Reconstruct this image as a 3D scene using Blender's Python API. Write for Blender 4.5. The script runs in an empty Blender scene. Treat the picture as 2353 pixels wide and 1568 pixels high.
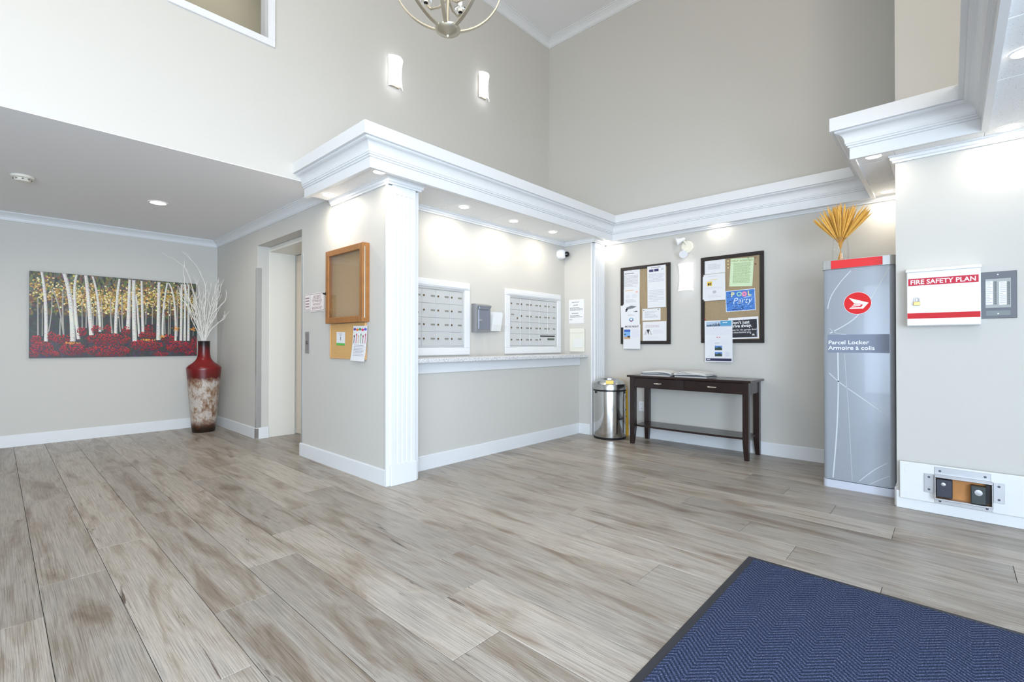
import bpy, bmesh, math, random
from mathutils import Vector, Matrix
rnd = random.Random(7)
S = bpy.context.scene
COL = S.collection
PI = math.pi

# ------------------------------------------------------------------ camera
CAM_H = 1.10
FPX = 1094.0
YAW, PITCH, ROLL = math.radians(42.634), math.radians(.375), math.radians(.03)
_d = Vector((math.cos(YAW), math.sin(YAW), 0)); _r = Vector((math.sin(YAW), -math.cos(YAW), 0))
BASE = Matrix((( _r.x, 0, -_d.x), (_r.y, 0, -_d.y), (0, 1, 0)))
ROT = BASE @ Matrix.Rotation(PITCH, 3, 'X') @ Matrix.Rotation(ROLL, 3, 'Z')
cd = bpy.data.cameras.new('camera'); cam = bpy.data.objects.new('camera', cd); COL.objects.link(cam)
cd.sensor_width = 36; cd.lens = 36 * FPX / 2353; cd.clip_start = .02
cam.matrix_world = Matrix.Translation((0, 0, CAM_H)) @ ROT.to_4x4()
S.camera = cam
C0 = Vector((0, 0, CAM_H))
def ray(x, y): return ROT @ Vector((x - 1176.5, -(y - 784), -FPX))
def onX(x, y, X): v = ray(x, y); return C0 + v * (X / v.x)
def onY(x, y, Y): v = ray(x, y); return C0 + v * (Y / v.y)
def onZ(x, y, Z): v = ray(x, y); return C0 + v * ((Z - CAM_H) / v.z)

# ------------------------------------------------------------------ world, daylight, exposure
W = bpy.data.worlds.new('sky'); S.world = W; W.use_nodes = True
bg = W.node_tree.nodes['Background']; bg.inputs[0].default_value = (.80, .88, 1, 1); bg.inputs[1].default_value = .6
S.view_settings.view_transform = 'Standard'; S.view_settings.look = 'None'
S.view_settings.gamma = 1; S.view_settings.use_curve_mapping = False
S.view_settings.exposure = 0.04
def area_light(name, loc, rot, sx, sy, power, color):
    l = bpy.data.lights.new(name, 'AREA'); l.shape = 'RECTANGLE'; l.size = sx; l.size_y = sy; l.energy = power; l.color = color
    o = bpy.data.objects.new(name, l); COL.objects.link(o); o.location = loc; o.rotation_euler = rot
    return o
# daylight through the glazed entrance (doors, side glazing, high window above the doors), all behind the camera, in the outer walls
area_light('daylight_doors_offscreen', (-1.2, -2.52, 1.2), (PI/2, 0, 0), 3.2, 2.1, 360, (.67, .82, 1))
area_light('daylight_side_offscreen', (-2.92, -.7, 1.2), (PI/2, 0, -PI/2), 3.4, 2.1, 160, (.68, .83, 1))
area_light('daylight_high_window_offscreen', (-1.2, -2.52, 4.0), (PI/2, 0, 0), 3.2, 1.8, 160, (1, .95, .87))

# ------------------------------------------------------------------ materials
def lin(c):
    return tuple(((v/255)/12.92 if v/255 <= .04045 else (((v/255)+.055)/1.055)**2.4) for v in c) + (1,)
MATS = {}
def mat(name, rgb=(200,200,200), rough=.5, metal=0, bump=0, bscale=200, spec=.5, coat=0, trans=0, ior=1.45, emit=None, estr=0, vary=0, vscale=3):
    if name in MATS: return MATS[name]
    m = bpy.data.materials.new(name); m.use_nodes = True; nt = m.node_tree; b = nt.nodes['Principled BSDF']
    b.inputs['Base Color'].default_value = lin(rgb); b.inputs['Roughness'].default_value = rough
    b.inputs['Metallic'].default_value = metal; b.inputs['Specular IOR Level'].default_value = spec
    b.inputs['Coat Weight'].default_value = coat; b.inputs['Transmission Weight'].default_value = trans; b.inputs['IOR'].default_value = ior
    if emit: b.inputs['Emission Color'].default_value = lin(emit); b.inputs['Emission Strength'].default_value = estr
    tc = nt.nodes.new('ShaderNodeTexCoord')
    n = nt.nodes.new('ShaderNodeTexNoise'); n.inputs['Scale'].default_value = bscale; n.inputs['Detail'].default_value = 3
    nt.links.new(tc.outputs['Object'], n.inputs['Vector'])
    if bump:
        bp = nt.nodes.new('ShaderNodeBump'); bp.inputs['Strength'].default_value = bump; bp.inputs['Distance'].default_value = .002
        nt.links.new(n.outputs['Fac'], bp.inputs['Height']); nt.links.new(bp.outputs['Normal'], b.inputs['Normal'])
    if vary:
        n2 = nt.nodes.new('ShaderNodeTexNoise'); n2.inputs['Scale'].default_value = vscale; n2.inputs['Detail'].default_value = 5
        nt.links.new(tc.outputs['Object'], n2.inputs['Vector'])
        mx = nt.nodes.new('ShaderNodeMix'); mx.data_type = 'RGBA'
        c = lin(rgb); mx.inputs[6].default_value = tuple(v*(1-vary) for v in c[:3])+(1,); mx.inputs[7].default_value = tuple(min(1, v*(1+vary)) for v in c[:3])+(1,)
        nt.links.new(n2.outputs['Fac'], mx.inputs[0]); nt.links.new(mx.outputs[2], b.inputs['Base Color'])
    MATS[name] = m; return m
def nodes_of(name, rough=.5, spec=.5):
    m = bpy.data.materials.new(name); m.use_nodes = True; nt = m.node_tree
    b = nt.nodes['Principled BSDF']; b.inputs['Roughness'].default_value = rough; b.inputs['Specular IOR Level'].default_value = spec
    MATS[name] = m; return m, nt, b
def N(nt, t, **kw):
    n = nt.nodes.new(t)
    for k, v in kw.items():
        if k.startswith('i_'):
            key = k[2:]; key = int(key) if key.isdigit() else key.replace('_', ' ')
            n.inputs[key].default_value = v
        else: setattr(n, k, v)
    return n
def ramp(nt, stops, interp='LINEAR'):
    r = nt.nodes.new('ShaderNodeValToRGB'); r.color_ramp.interpolation = interp
    e = r.color_ramp.elements
    while len(e) < len(stops): e.new(.5)
    for i, (p, c) in enumerate(stops): e[i].position = p; e[i].color = lin(c) if len(c) == 3 else c
    return r
WALL = mat('wall_paint', (203, 200, 193), .6, bump=.08, bscale=350)
WALLU = WALL
TRIM = mat('trim_white', (226, 227, 228), .38, bump=.02, bscale=40)
CEIL = mat('ceiling_paint', (240, 239, 239), .8, bump=.15, bscale=300)
STEEL = mat('stainless_steel', (214, 216, 218), .34, 1, bump=.02, bscale=30)
STEELB = mat('brushed_aluminium', (190, 190, 190), .38, 1, bump=.05, bscale=120)
NICKEL = mat('champagne_metal', (196, 188, 170), .35, .85)
BLACK = mat('black_plastic', (22, 22, 24), .5)
CORK = mat('cork', (164, 144, 114), .9, bump=.5, bscale=180, vary=.35, vscale=160)
OAK = mat('oak_frame', (156, 104, 54), .45, bump=.15, bscale=60, vary=.3, vscale=14)
ESP = mat('espresso_wood', (36, 20, 18), .28, bump=.06, bscale=70, vary=.3, vscale=10, coat=.3)
BFRAME = mat('black_wood_frame', (40, 34, 32), .4, bump=.05)
PAPER = mat('paper_white', (240, 240, 238), .8)
GLASS = mat('clear_glass', (255, 255, 255), .02, trans=1, ior=1.45)
m, nt, b = nodes_of('thin_glass'); GLASSP = m
tb = N(nt, 'ShaderNodeBsdfTransparent'); gb = N(nt, 'ShaderNodeBsdfGlossy'); gb.inputs['Roughness'].default_value = .03
lw0 = N(nt, 'ShaderNodeLayerWeight', i_Blend=.5); pw_ = N(nt, 'ShaderNodeMath', operation='POWER'); pw_.inputs[1].default_value = 4; nt.links.new(lw0.outputs['Facing'], pw_.inputs[0]); lw_ = N(nt, 'ShaderNodeMath', operation='MULTIPLY_ADD'); lw_.inputs[1].default_value = .7; lw_.inputs[2].default_value = .03; nt.links.new(pw_.outputs[0], lw_.inputs[0]); mxs = N(nt, 'ShaderNodeMixShader')
nt.links.new(lw_.outputs[0], mxs.inputs[0]); nt.links.new(tb.outputs[0], mxs.inputs[1]); nt.links.new(gb.outputs[0], mxs.inputs[2]); nt.links.new(mxs.outputs[0], nt.nodes['Material Output'].inputs[0])
WHITEM = mat('white_enamel', (238, 238, 240), .3)
GREYM = mat('mailbox_silver', (206, 208, 208), .4, .25, bump=.03)
def col_mat(name, rough=.7):
    if name in MATS: return MATS[name]
    m, nt, b = nodes_of(name, rough)
    a = N(nt, 'ShaderNodeVertexColor', layer_name='Col'); nt.links.new(a.outputs['Color'], b.inputs['Base Color']); return m
PRINT = col_mat('printed_ink', .75); PAINTED = col_mat('oil_paint', .42)

# floor laminate: grain along the plank, tone by plank
m, nt, b = nodes_of('laminate_oak', .34, .5); FLOORM = m
tc = N(nt, 'ShaderNodeTexCoord'); oi = N(nt, 'ShaderNodeObjectInfo')
off = N(nt, 'ShaderNodeVectorMath', operation='MULTIPLY'); off.inputs[1].default_value = (37, 91, 53)
nt.links.new(oi.outputs['Random'], off.inputs[0])
add = N(nt, 'ShaderNodeVectorMath', operation='ADD'); nt.links.new(tc.outputs['Object'], add.inputs[0]); nt.links.new(off.outputs[0], add.inputs[1])
def stretched(sx, sy):
    mp = N(nt, 'ShaderNodeMapping'); mp.inputs['Scale'].default_value = (sx, sy, 1); nt.links.new(add.outputs[0], mp.inputs['Vector']); return mp
m1 = stretched(6, 1.0); n1 = N(nt, 'ShaderNodeTexNoise', i_Scale=1.6, i_Detail=5, i_Roughness=.6); n1.inputs['Distortion'].default_value = .6; nt.links.new(m1.outputs[0], n1.inputs['Vector'])
m2 = stretched(300, 2.6); n2 = N(nt, 'ShaderNodeTexNoise', i_Scale=1.5, i_Detail=4, i_Roughness=.65); nt.links.new(m2.outputs[0], n2.inputs['Vector'])
m3 = stretched(16, 1.3); n3 = N(nt, 'ShaderNodeTexNoise', i_Scale=1.3, i_Detail=6, i_Roughness=.7); n3.inputs['Distortion'].default_value = .8; nt.links.new(m3.outputs[0], n3.inputs['Vector'])
r1 = ramp(nt, [(.26, (134, 115, 97)), (.39, (170, 158, 145)), (.53, (198, 190, 180)), (.68, (183, 176, 168)), (.80, (182, 156, 127))]); nt.links.new(n1.outputs['Fac'], r1.inputs[0])
r2 = ramp(nt, [(.36, (170, 165, 160)), (.5, (228, 226, 223)), (.62, (255, 255, 255))]); nt.links.new(n2.outputs['Fac'], r2.inputs[0])
r3 = ramp(nt, [(.30, (120, 104, 92)), (.36, (255, 255, 255)), (1, (255, 255, 255))]); nt.links.new(n3.outputs['Fac'], r3.inputs[0])
mu1 = N(nt, 'ShaderNodeMix', data_type='RGBA', blend_type='MULTIPLY'); mu1.inputs[0].default_value = .85
nt.links.new(r1.outputs[0], mu1.inputs[6]); nt.links.new(r2.outputs[0], mu1.inputs[7])
mu2 = N(nt, 'ShaderNodeMix', data_type='RGBA', blend_type='MULTIPLY'); mu2.inputs[0].default_value = .95
nt.links.new(mu1.outputs[2], mu2.inputs[6]); nt.links.new(r3.outputs[0], mu2.inputs[7])
hsv = N(nt, 'ShaderNodeHueSaturation', i_Saturation=1.08); mr = N(nt, 'ShaderNodeMapRange'); mr.inputs['To Min'].default_value = .80; mr.inputs['To Max'].default_value = 1.08
nt.links.new(oi.outputs['Random'], mr.inputs['Value']); nt.links.new(mr.outputs[0], hsv.inputs['Value']); nt.links.new(mu2.outputs[2], hsv.inputs['Color'])
nt.links.new(hsv.outputs[0], b.inputs['Base Color'])
bp = N(nt, 'ShaderNodeBump'); bp.inputs['Strength'].default_value = .22; bp.inputs['Distance'].default_value = .002
nt.links.new(n2.outputs['Fac'], bp.inputs['Height']); nt.links.new(bp.outputs[0], b.inputs['Normal'])
# granite
m, nt, b = nodes_of('granite', .25); GRAN = m
tc = N(nt, 'ShaderNodeTexCoord'); n1 = N(nt, 'ShaderNodeTexNoise', i_Scale=90, i_Detail=4, i_Roughness=.8); nt.links.new(tc.outputs['Object'], n1.inputs['Vector'])
r1 = ramp(nt, [(.30, (96, 94, 96)), (.40, (180, 178, 178)), (.50, (222, 222, 223)), (.75, (240, 240, 242))]); nt.links.new(n1.outputs['Fac'], r1.inputs[0]); nt.links.new(r1.outputs[0], b.inputs['Base Color'])
# entrance mat: chevron pile
m, nt, b = nodes_of('navy_carpet', .95, .1); CARPET = m
tc = N(nt, 'ShaderNodeTexCoord'); sp = N(nt, 'ShaderNodeSeparateXYZ'); nt.links.new(tc.outputs['Object'], sp.inputs[0])
pp = N(nt, 'ShaderNodeMath', operation='PINGPONG'); pp.inputs[1].default_value = .07; nt.links.new(sp.outputs['Y'], pp.inputs[0])
ad = N(nt, 'ShaderNodeMath', operation='ADD'); nt.links.new(sp.outputs['X'], ad.inputs[0]); nt.links.new(pp.outputs[0], ad.inputs[1])
fr = N(nt, 'ShaderNodeMath', operation='MULTIPLY'); fr.inputs[1].default_value = 2*PI/.021; nt.links.new(ad.outputs[0], fr.inputs[0])
si = N(nt, 'ShaderNodeMath', operation='SINE'); nt.links.new(fr.outputs[0], si.inputs[0])
no = N(nt, 'ShaderNodeTexNoise', i_Scale=220, i_Detail=2); nt.links.new(tc.outputs['Object'], no.inputs['Vector'])
mm = N(nt, 'ShaderNodeMath', operation='MULTIPLY_ADD'); mm.inputs[1].default_value = .15; nt.links.new(si.outputs[0], mm.inputs[0]); nt.links.new(no.outputs['Fac'], mm.inputs[2])
r1 = ramp(nt, [(.25, (34, 40, 58)), (.5, (56, 65, 92)), (.72, (90, 99, 130)), (.9, (150, 156, 178))]); nt.links.new(mm.outputs[0], r1.inputs[0]); nt.links.new(r1.outputs[0], b.inputs['Base Color'])
bp = N(nt, 'ShaderNodeBump'); bp.inputs['Strength'].default_value = .8; bp.inputs['Distance'].default_value = .004; nt.links.new(mm.outputs[0], bp.inputs['Height']); nt.links.new(bp.outputs[0], b.inputs['Normal'])
# floor vase glaze
m, nt, b = nodes_of('vase_glaze', .3); VASEM = m
tc = N(nt, 'ShaderNodeTexCoord'); sp = N(nt, 'ShaderNodeSeparateXYZ'); nt.links.new(tc.outputs['Object'], sp.inputs[0])
no = N(nt, 'ShaderNodeTexNoise', i_Scale=16, i_Detail=7, i_Roughness=.75); nt.links.new(tc.outputs['Object'], no.inputs['Vector'])
no2 = N(nt, 'ShaderNodeTexNoise', i_Scale=13, i_Detail=9, i_Roughness=.78); mpv = N(nt, 'ShaderNodeMapping'); mpv.inputs['Scale'].default_value = (1, 1, .55); nt.links.new(tc.outputs['Object'], mpv.inputs['Vector']); nt.links.new(mpv.outputs[0], no2.inputs['Vector'])
mott = ramp(nt, [(.34, (92, 56, 40)), (.43, (140, 108, 84)), (.50, (170, 152, 136)), (.57, (198, 192, 186)), (.64, (160, 130, 110)), (.72, (120, 78, 56))]); nt.links.new(no2.outputs['Fac'], mott.inputs[0])
zz = N(nt, 'ShaderNodeMath', operation='MULTIPLY_ADD'); zz.inputs[1].default_value = .16; nt.links.new(no.outputs['Fac'], zz.inputs[0]); nt.links.new(sp.outputs['Z'], zz.inputs[2])
zn = N(nt, 'ShaderNodeMath', operation='DIVIDE'); zn.inputs[1].default_value = 1.3; nt.links.new(zz.outputs[0], zn.inputs[0])
band = ramp(nt, [(0, (30, 20, 14)), (.10, (40, 24, 16)), (.17, (104, 62, 38)), (.56, (104, 52, 30)), (.59, (92, 20, 18)), (.74, (128, 16, 18)), (.83, (100, 14, 16)), (.91, (24, 14, 14))]); nt.links.new(zn.outputs[0], band.inputs[0])
mask = ramp(nt, [(.13, (0, 0, 0)), (.19, (255, 255, 255)), (.53, (255, 255, 255)), (.585, (0, 0, 0))]); nt.links.new(zn.outputs[0], mask.inputs[0])
mx = N(nt, 'ShaderNodeMix', data_type='RGBA'); nt.links.new(mask.outputs[0], mx.inputs[0]); nt.links.new(band.outputs[0], mx.inputs[6]); nt.links.new(mott.outputs[0], mx.inputs[7]); nt.links.new(mx.outputs[2], b.inputs['Base Color'])
# soffit tile: white with pin specks
m, nt, b = nodes_of('soffit_tile', .85); TILE = m
tc = N(nt, 'ShaderNodeTexCoord'); no = N(nt, 'ShaderNodeTexNoise', i_Scale=140, i_Detail=3); nt.links.new(tc.outputs['Object'], no.inputs['Vector'])
r1 = ramp(nt, [(.28, (150, 148, 146)), (.36, (242, 242, 242)), (1, (245, 245, 245))]); nt.links.new(no.outputs['Fac'], r1.inputs[0]); nt.links.new(r1.outputs[0], b.inputs['Base Color'])

# ------------------------------------------------------------------ mesh helpers
class MB:
    def __init__(s): s.bm = bmesh.new()
    def add(s, verts, faces):
        vs = [s.bm.verts.new(v) for v in verts]
        for f in faces:
            try: s.bm.faces.new([vs[i] for i in f])
            except ValueError: pass
        return s
    def box(s, x0, x1, y0, y1, z0, z1, bev=0, seg=1):
        x0, x1 = sorted((x0, x1)); y0, y1 = sorted((y0, y1)); z0, z1 = sorted((z0, z1))
        n0 = len(s.bm.verts)
        vs = [s.bm.verts.new(v) for v in ((x0,y0,z0),(x1,y0,z0),(x1,y1,z0),(x0,y1,z0),(x0,y0,z1),(x1,y0,z1),(x1,y1,z1),(x0,y1,z1))]
        fs = [s.bm.faces.new([vs[i] for i in f]) for f in ((0,3,2,1),(4,5,6,7),(0,1,5,4),(1,2,6,5),(2,3,7,6),(3,0,4,7))]
        if bev:
            bev = min(bev, .45*min(x1-x0, y1-y0, z1-z0))
            es = list({e for f in fs for e in f.edges})
            bmesh.ops.bevel(s.bm, geom=es, offset=bev, segments=seg, affect='EDGES', profile=.5)
        return s
    def lathe(s, prof, n=32, c=(0,0,0), axis='Z', cap=True):
        rings = []
        for r, h in prof:
            ring = []
            for i in range(n):
                a = 2*PI*i/n; x, y = r*math.cos(a), r*math.sin(a)
                p = {'Z': (x, y, h), 'Y': (x, h, y), 'X': (h, x, y)}[axis]
                ring.append(s.bm.verts.new((p[0]+c[0], p[1]+c[1], p[2]+c[2])))
            rings.append(ring)
        for a, b in zip(rings, rings[1:]):
            for i in range(n):
                j = (i+1) % n; s.bm.faces.new((a[i], a[j], b[j], b[i]))
        if cap:
            if prof[0][0] > 1e-5: s.bm.faces.new(rings[0][::-1])
            if prof[-1][0] > 1e-5: s.bm.faces.new(rings[-1])
        return s
    def tube(s, pts, rad, n=8, cap=True):
        pts = [Vector(p) for p in pts]; k = len(pts)
        rad = rad if isinstance(rad, (list, tuple)) else [rad]*k
        rings = []; up = Vector((.13, .27, 1)).normalized(); prev = None
        for i, p in enumerate(pts):
            t = (pts[min(i+1, k-1)] - pts[max(i-1, 0)]).normalized()
            if prev is None: prev = (up - t*up.dot(t)); prev = prev.normalized() if prev.length > .1 else t.orthogonal().normalized()
            else: prev = (prev - t*prev.dot(t)).normalized()
            bvec = t.cross(prev)
            rings.append([s.bm.verts.new(p + (prev*math.cos(2*PI*j/n) + bvec*math.sin(2*PI*j/n))*rad[i]) for j in range(n)])
        for a, b in zip(rings, rings[1:]):
            for i in range(n): s.bm.faces.new((a[i], a[(i+1) % n], b[(i+1) % n], b[i]))
        if cap: s.bm.faces.new(rings[0][::-1]); s.bm.faces.new(rings[-1])
        return s
    def prism(s, poly, a0, a1, axis='Z'):
        # poly in the two other axes: Z->(x,y) ; Y->(x,z) ; X->(y,z)
        f = {'Z': lambda p, a: (p[0], p[1], a), 'Y': lambda p, a: (p[0], a, p[1]), 'X': lambda p, a: (a, p[0], p[1])}[axis]
        lo = [s.bm.verts.new(f(p, a0)) for p in poly]; hi = [s.bm.verts.new(f(p, a1)) for p in poly]; n = len(poly)
        s.bm.faces.new(lo[::-1]); s.bm.faces.new(hi)
        for i in range(n): s.bm.faces.new((lo[i], lo[(i+1) % n], hi[(i+1) % n], hi[i]))
        return s
    def sweep(s, prof, path):
        # prof: closed (d, z), d outward to the right-hand side of the path; mitred corners
        path = [Vector(p) for p in path]; k = len(path); rings = []
        for i, p in enumerate(path):
            ds = []
            if i > 0: ds.append((path[i]-path[i-1]).normalized())
            if i < k-1: ds.append((path[i+1]-path[i]).normalized())
            ns = [Vector((d.y, -d.x)) for d in ds]
            if len(ns) == 1: mvec = ns[0]
            else: mvec = (ns[0]+ns[1]); mvec = mvec/ (mvec.length**2) * 2 if mvec.length > 1e-6 else ns[0]
            rings.append([s.bm.verts.new((p.x+mvec.x*d, p.y+mvec.y*d, z)) for d, z in prof])
        n = len(prof)
        for a, b in zip(rings, rings[1:]):
            for i in range(n): s.bm.faces.new((a[i], a[(i+1) % n], b[(i+1) % n], b[i]))
        s.bm.faces.new(rings[0][::-1]); s.bm.faces.new(rings[-1])
        return s
    def mesh(s, name, material, smooth=False):
        bmesh.ops.recalc_face_normals(s.bm, faces=s.bm.faces)
        me = bpy.data.meshes.new(name); s.bm.to_mesh(me); s.bm.free()
        if material: me.materials.append(material)
        if smooth:
            me.shade_smooth()
            try: me.set_sharp_from_angle(angle=math.radians(40))
            except Exception: pass
        return me
    def build(s, name, material, parent=None, smooth=False, loc=None, rz=0):
        o = bpy.data.objects.new(name, s.mesh(name, material, smooth)); COL.objects.link(o)
        if parent: o.parent = parent
        if loc: o.location = loc
        if rz: o.rotation_euler = (0, 0, rz)
        return o
def tag(o, label=None, cat=None, group=None, kind=None):
    if label: o['label'] = label
    if cat: o['category'] = cat
    if group: o['group'] = group
    if kind: o['kind'] = kind
    return o
def thing(name, label, cat, loc=(0,0,0), rz=0, group=None):
    o = bpy.data.objects.new(name, None); COL.objects.link(o); o.location = loc; o.rotation_euler = (0, 0, rz)
    o.empty_display_size = .1
    return tag(o, label, cat, group)
def struct(o): o['kind'] = 'structure'; return o
def link_mesh(name, me, parent, loc=(0,0,0), rz=0):
    o = bpy.data.objects.new(name, me); COL.objects.link(o); o.parent = parent; o.location = loc; o.rotation_euler = (0, 0, rz); return o
def copy_tree(o, parent=None):
    c = o.copy(); COL.objects.link(c); c.parent = parent
    for ch in list(o.children): copy_tree(ch, c)
    return c
RX = -PI/2     # things hung on a wall that faces -X: local x runs right, y into the wall, z up
class Ink:
    """flat coloured shapes printed on a surface (local x right, z up, y depth)"""
    def __init__(s): s.v = []; s.f = []; s.c = []; s.done = []; s.name = 'printed_ink'
    def part(s, name):
        if s.v: s.done.append((s.name, s.v, s.f, s.c))
        s.v, s.f, s.c, s.name = [], [], [], name; return s
    def poly(s, pts, y, rgb):
        n = len(s.v); s.v += [(p[0], y, p[1]) for p in pts]; s.f.append(tuple(range(n, n+len(pts)))); s.c.append(lin(rgb)); return s
    def rect(s, x0, x1, z0, z1, y, rgb): return s.poly([(x0,z0),(x1,z0),(x1,z1),(x0,z1)], y, rgb)
    def disc(s, x, z, rx, rz, y, rgb, n=24): return s.poly([(x+rx*math.cos(2*PI*i/n), z+rz*math.sin(2*PI*i/n)) for i in range(n)], y, rgb)
    def stroke(s, pts, w, y, rgb):
        for (a, b) in zip(pts, pts[1:]):
            dx, dz = b[0]-a[0], b[1]-a[1]; L = math.hypot(dx, dz) or 1; nx, nz = -dz/L*w/2, dx/L*w/2
            s.poly([(a[0]-nx,a[1]-nz),(b[0]-nx,b[1]-nz),(b[0]+nx,b[1]+nz),(a[0]+nx,a[1]+nz)], y, rgb)
        return s
    def lines(s, x0, x1, z1, z0, n, y, rgb, h=.35, ragged=.3, seed=1):
        r = random.Random(seed); st = (z1-z0)/n
        for i in range(n):
            x = x0; end = x1 - (r.random()*ragged*(x1-x0) if r.random() < .4 else 0); zt = z1 - i*st
            while x < end:
                wl = min((x1-x0)*(.05+.13*r.random()), end-x); s.rect(x, x+wl, zt-st*h, zt, y, rgb); x += wl + (x1-x0)*.02
        return s
    def text(s, body, x, z, size, y, rgb, align='LEFT', bold=0, sx=1, shear=0, fit=None):
        vs, fs = text_geo(body, align, bold, shear)
        if fit: sx = fit/(size*(max(p[0] for p in vs)-min(p[0] for p in vs)))
        n = len(s.v); s.v += [(x+p[0]*size*sx, y, z+p[1]*size) for p in vs]
        for f in fs: s.f.append(tuple(i+n for i in f)); s.c.append(lin(rgb))
        return s
    def build(s, name, parent, material=None, rot=0, thick=0):
        me = bpy.data.meshes.new(name); me.from_pydata(s.v, [], s.f)
        ca = me.color_attributes.new('Col', 'FLOAT_COLOR', 'CORNER'); k = 0
        buf = []
        for f, c in zip(s.f, s.c): buf += list(c)*len(f)
        ca.data.foreach_set('color', buf)
        me.materials.append(material or PRINT); me.update()
        o = bpy.data.objects.new(name, me); COL.objects.link(o); o.parent = parent; o.rotation_euler = (0, rot, 0)
        return o
_tc = {}
def text_geo(body, align, bold, shear):
    key = (body, align, bold, shear)
    if key in _tc: return _tc[key]
    c = bpy.data.curves.new('lettering', 'FONT'); c.body = body; c.align_x = align; c.size = 1; c.offset = bold; c.shear = shear; c.resolution_u = 3
    o = bpy.data.objects.new('lettering', c); COL.objects.link(o)
    bpy.context.view_layer.update()
    me = o.evaluated_get(bpy.context.evaluated_depsgraph_get()).to_mesh()
    vs = [tuple(v.co) for v in me.vertices]; fs = [tuple(p.vertices) for p in me.polygons]
    bpy.data.objects.remove(o); bpy.data.curves.remove(c)
    _tc[key] = (vs, fs); return vs, fs

# ------------------------------------------------------------------ plan of the place (metres)
XE, YM, YMU, XS, XB, XR, YP, YU = 2.055, 3.389, 3.61, 4.909, 5.206, 4.165, 7.368, 4.094
YR = .272                     # end of the right-hand wall
ZF, ZS, ZH, ZT = 2.36, 2.385, 2.50, 5.30   # cornice foot, soffit, hall ceiling, top ceiling
X0, Y0 = -3.0, -2.6

# ------------------------------------------------------------------ floor
fl = struct(MB().box(X0-.1, XB+.15, Y0-.1, YP+.15, -.06, -.012).build('floor', mat('underlay', (70, 60, 50), .9)))
PW, PL = .2355, 1.6
phase = {-1: 2.688, 0: 3.033, 1: 3.364, 2: 2.207, 3: 2.539, 4: 2.875, 5: 1.614, 6: 1.923, 7: 2.182, 8: 2.673, 9: 1.576, 10: 1.832, 11: 2.223, 12: 2.516, 13: 2.976, 14: 1.849}
for k in range(15, 23): phase[k] = phase[k-1] + .33
for k in range(-14, -1): phase[k] = 2.688 + (k+1)*.33
def plank_mb(mb, w, L, cx=0, cy=0):
    return mb.box(cx-w/2+.0009, cx+w/2-.0009, cy-L/2+.0009, cy+L/2-.0009, -.012, 0, .0016)
full = plank_mb(MB(), PW, PL).mesh('plank', FLOORM)
rest = MB()
for k in range(-14, 23):
    xa = .14 + PW*k; xb = xa + PW
    xb = min(xb, XB + .1)
    if xa > XB or xb < X0: continue
    ph = phase[k] % PL; y = ph - 3*PL
    while y < YP + .1:
        ya, yb = max(y, Y0-.05), min(y+PL, YP+.1); y += PL
        if yb - ya < .05: continue
        near = xb > -.1 and yb > -.6
        if not near: plank_mb(rest, xb-xa, yb-ya, (xa+xb)/2, (ya+yb)/2); continue
        if abs(yb-ya-PL) < 1e-4 and abs(xb-xa-PW) < 1e-4: me = full
        else: me = plank_mb(MB(), xb-xa, yb-ya).mesh('plank', FLOORM)
        link_mesh('plank', me, fl, ((xa+xb)/2, (ya+yb)/2, 0))
ro = rest.build('plank_field', FLOORM, fl); ro['kind'] = 'stuff'

# ------------------------------------------------------------------ walls
def wall(name, boxes, m=WALL):
    mb = MB()
    for b_ in boxes: mb.box(*b_)
    return struct(mb.build(name, m))
wall('wall_hall', [(X0-.1, XE+.3, YP, YP+.12, 0, ZH+.05)])
RECX = 2.49
wall('wall_elevator', [(XE, 2.34, 3.215, 4.722, 0, ZH), (2.34, RECX+.2, 3.75, 4.722, 0, ZH), (XE, RECX+.2, 5.91, YP, 0, ZH), (XE, 2.19, 4.722, 5.91, 2.24, ZH), (2.19, RECX+.2, 4.722, 5.91, 2.25, ZH)])
wall('wall_mailbox', [(2.34, XS, YMU, YMU+.12, .94, ZS)])
wall('wall_mailbox_lower', [(2.34, XS, YM, YMU+.12, 0, .94)])
wall('wall_alcove_side', [(XS, XB, 3.215, YMU+.12, 0, ZS)])
wall('wall_back', [(XB, XB+.15, YR-.3, YU+.15, 0, ZT)])
wall('wall_right', [(XR, XR+.15, Y0, YR, 0, ZT), (XR+.15, XB, YR-.15, YR, 0, ZT)])
wx0, wx1, wz0, wz1 = .875, 1.497, 3.595, 4.75
wall('wall_upper', [(X0, wx0, YU, YU+.15, ZH, ZT), (wx1, XB, YU, YU+.15, ZH, ZT), (wx0, wx1, YU, YU+.15, ZH, wz0), (wx0, wx1, YU, YU+.15, wz1, ZT)])
wall('wall_upper_entrance', [(X0, -2.82, Y0-.12, Y0, 2.6, ZT), (.42, XR, Y0-.12, Y0, 2.6, ZT), (-2.82, .42, Y0-.12, Y0, 2.6, 3.08), (-2.82, .42, Y0-.12, Y0, 4.92, ZT)])
wall('wall_entrance', [(X0, -2.8, Y0-.12, Y0, 0, 2.6), (.42, XR+.15, Y0-.12, Y0, 0, 2.6), (-2.8, .42, Y0-.12, Y0, 2.3, 2.6)])
wall('wall_left', [(X0-.12, X0, Y0, -2.42, 0, ZT), (X0-.12, X0, 1.02, YP, 0, ZT), (X0-.12, X0, -2.42, 1.02, 2.3, ZT), (X0-.12, X0, -2.42, 1.02, 0, .08)])
struct(MB().box(X0, XB+.15, Y0, YU+.15, ZT, ZT+.1).build('ceiling', CEIL))
struct(MB().box(X0, XE, YU, YP, ZH-.004, ZH).build('ceiling_hall', CEIL))
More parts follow.
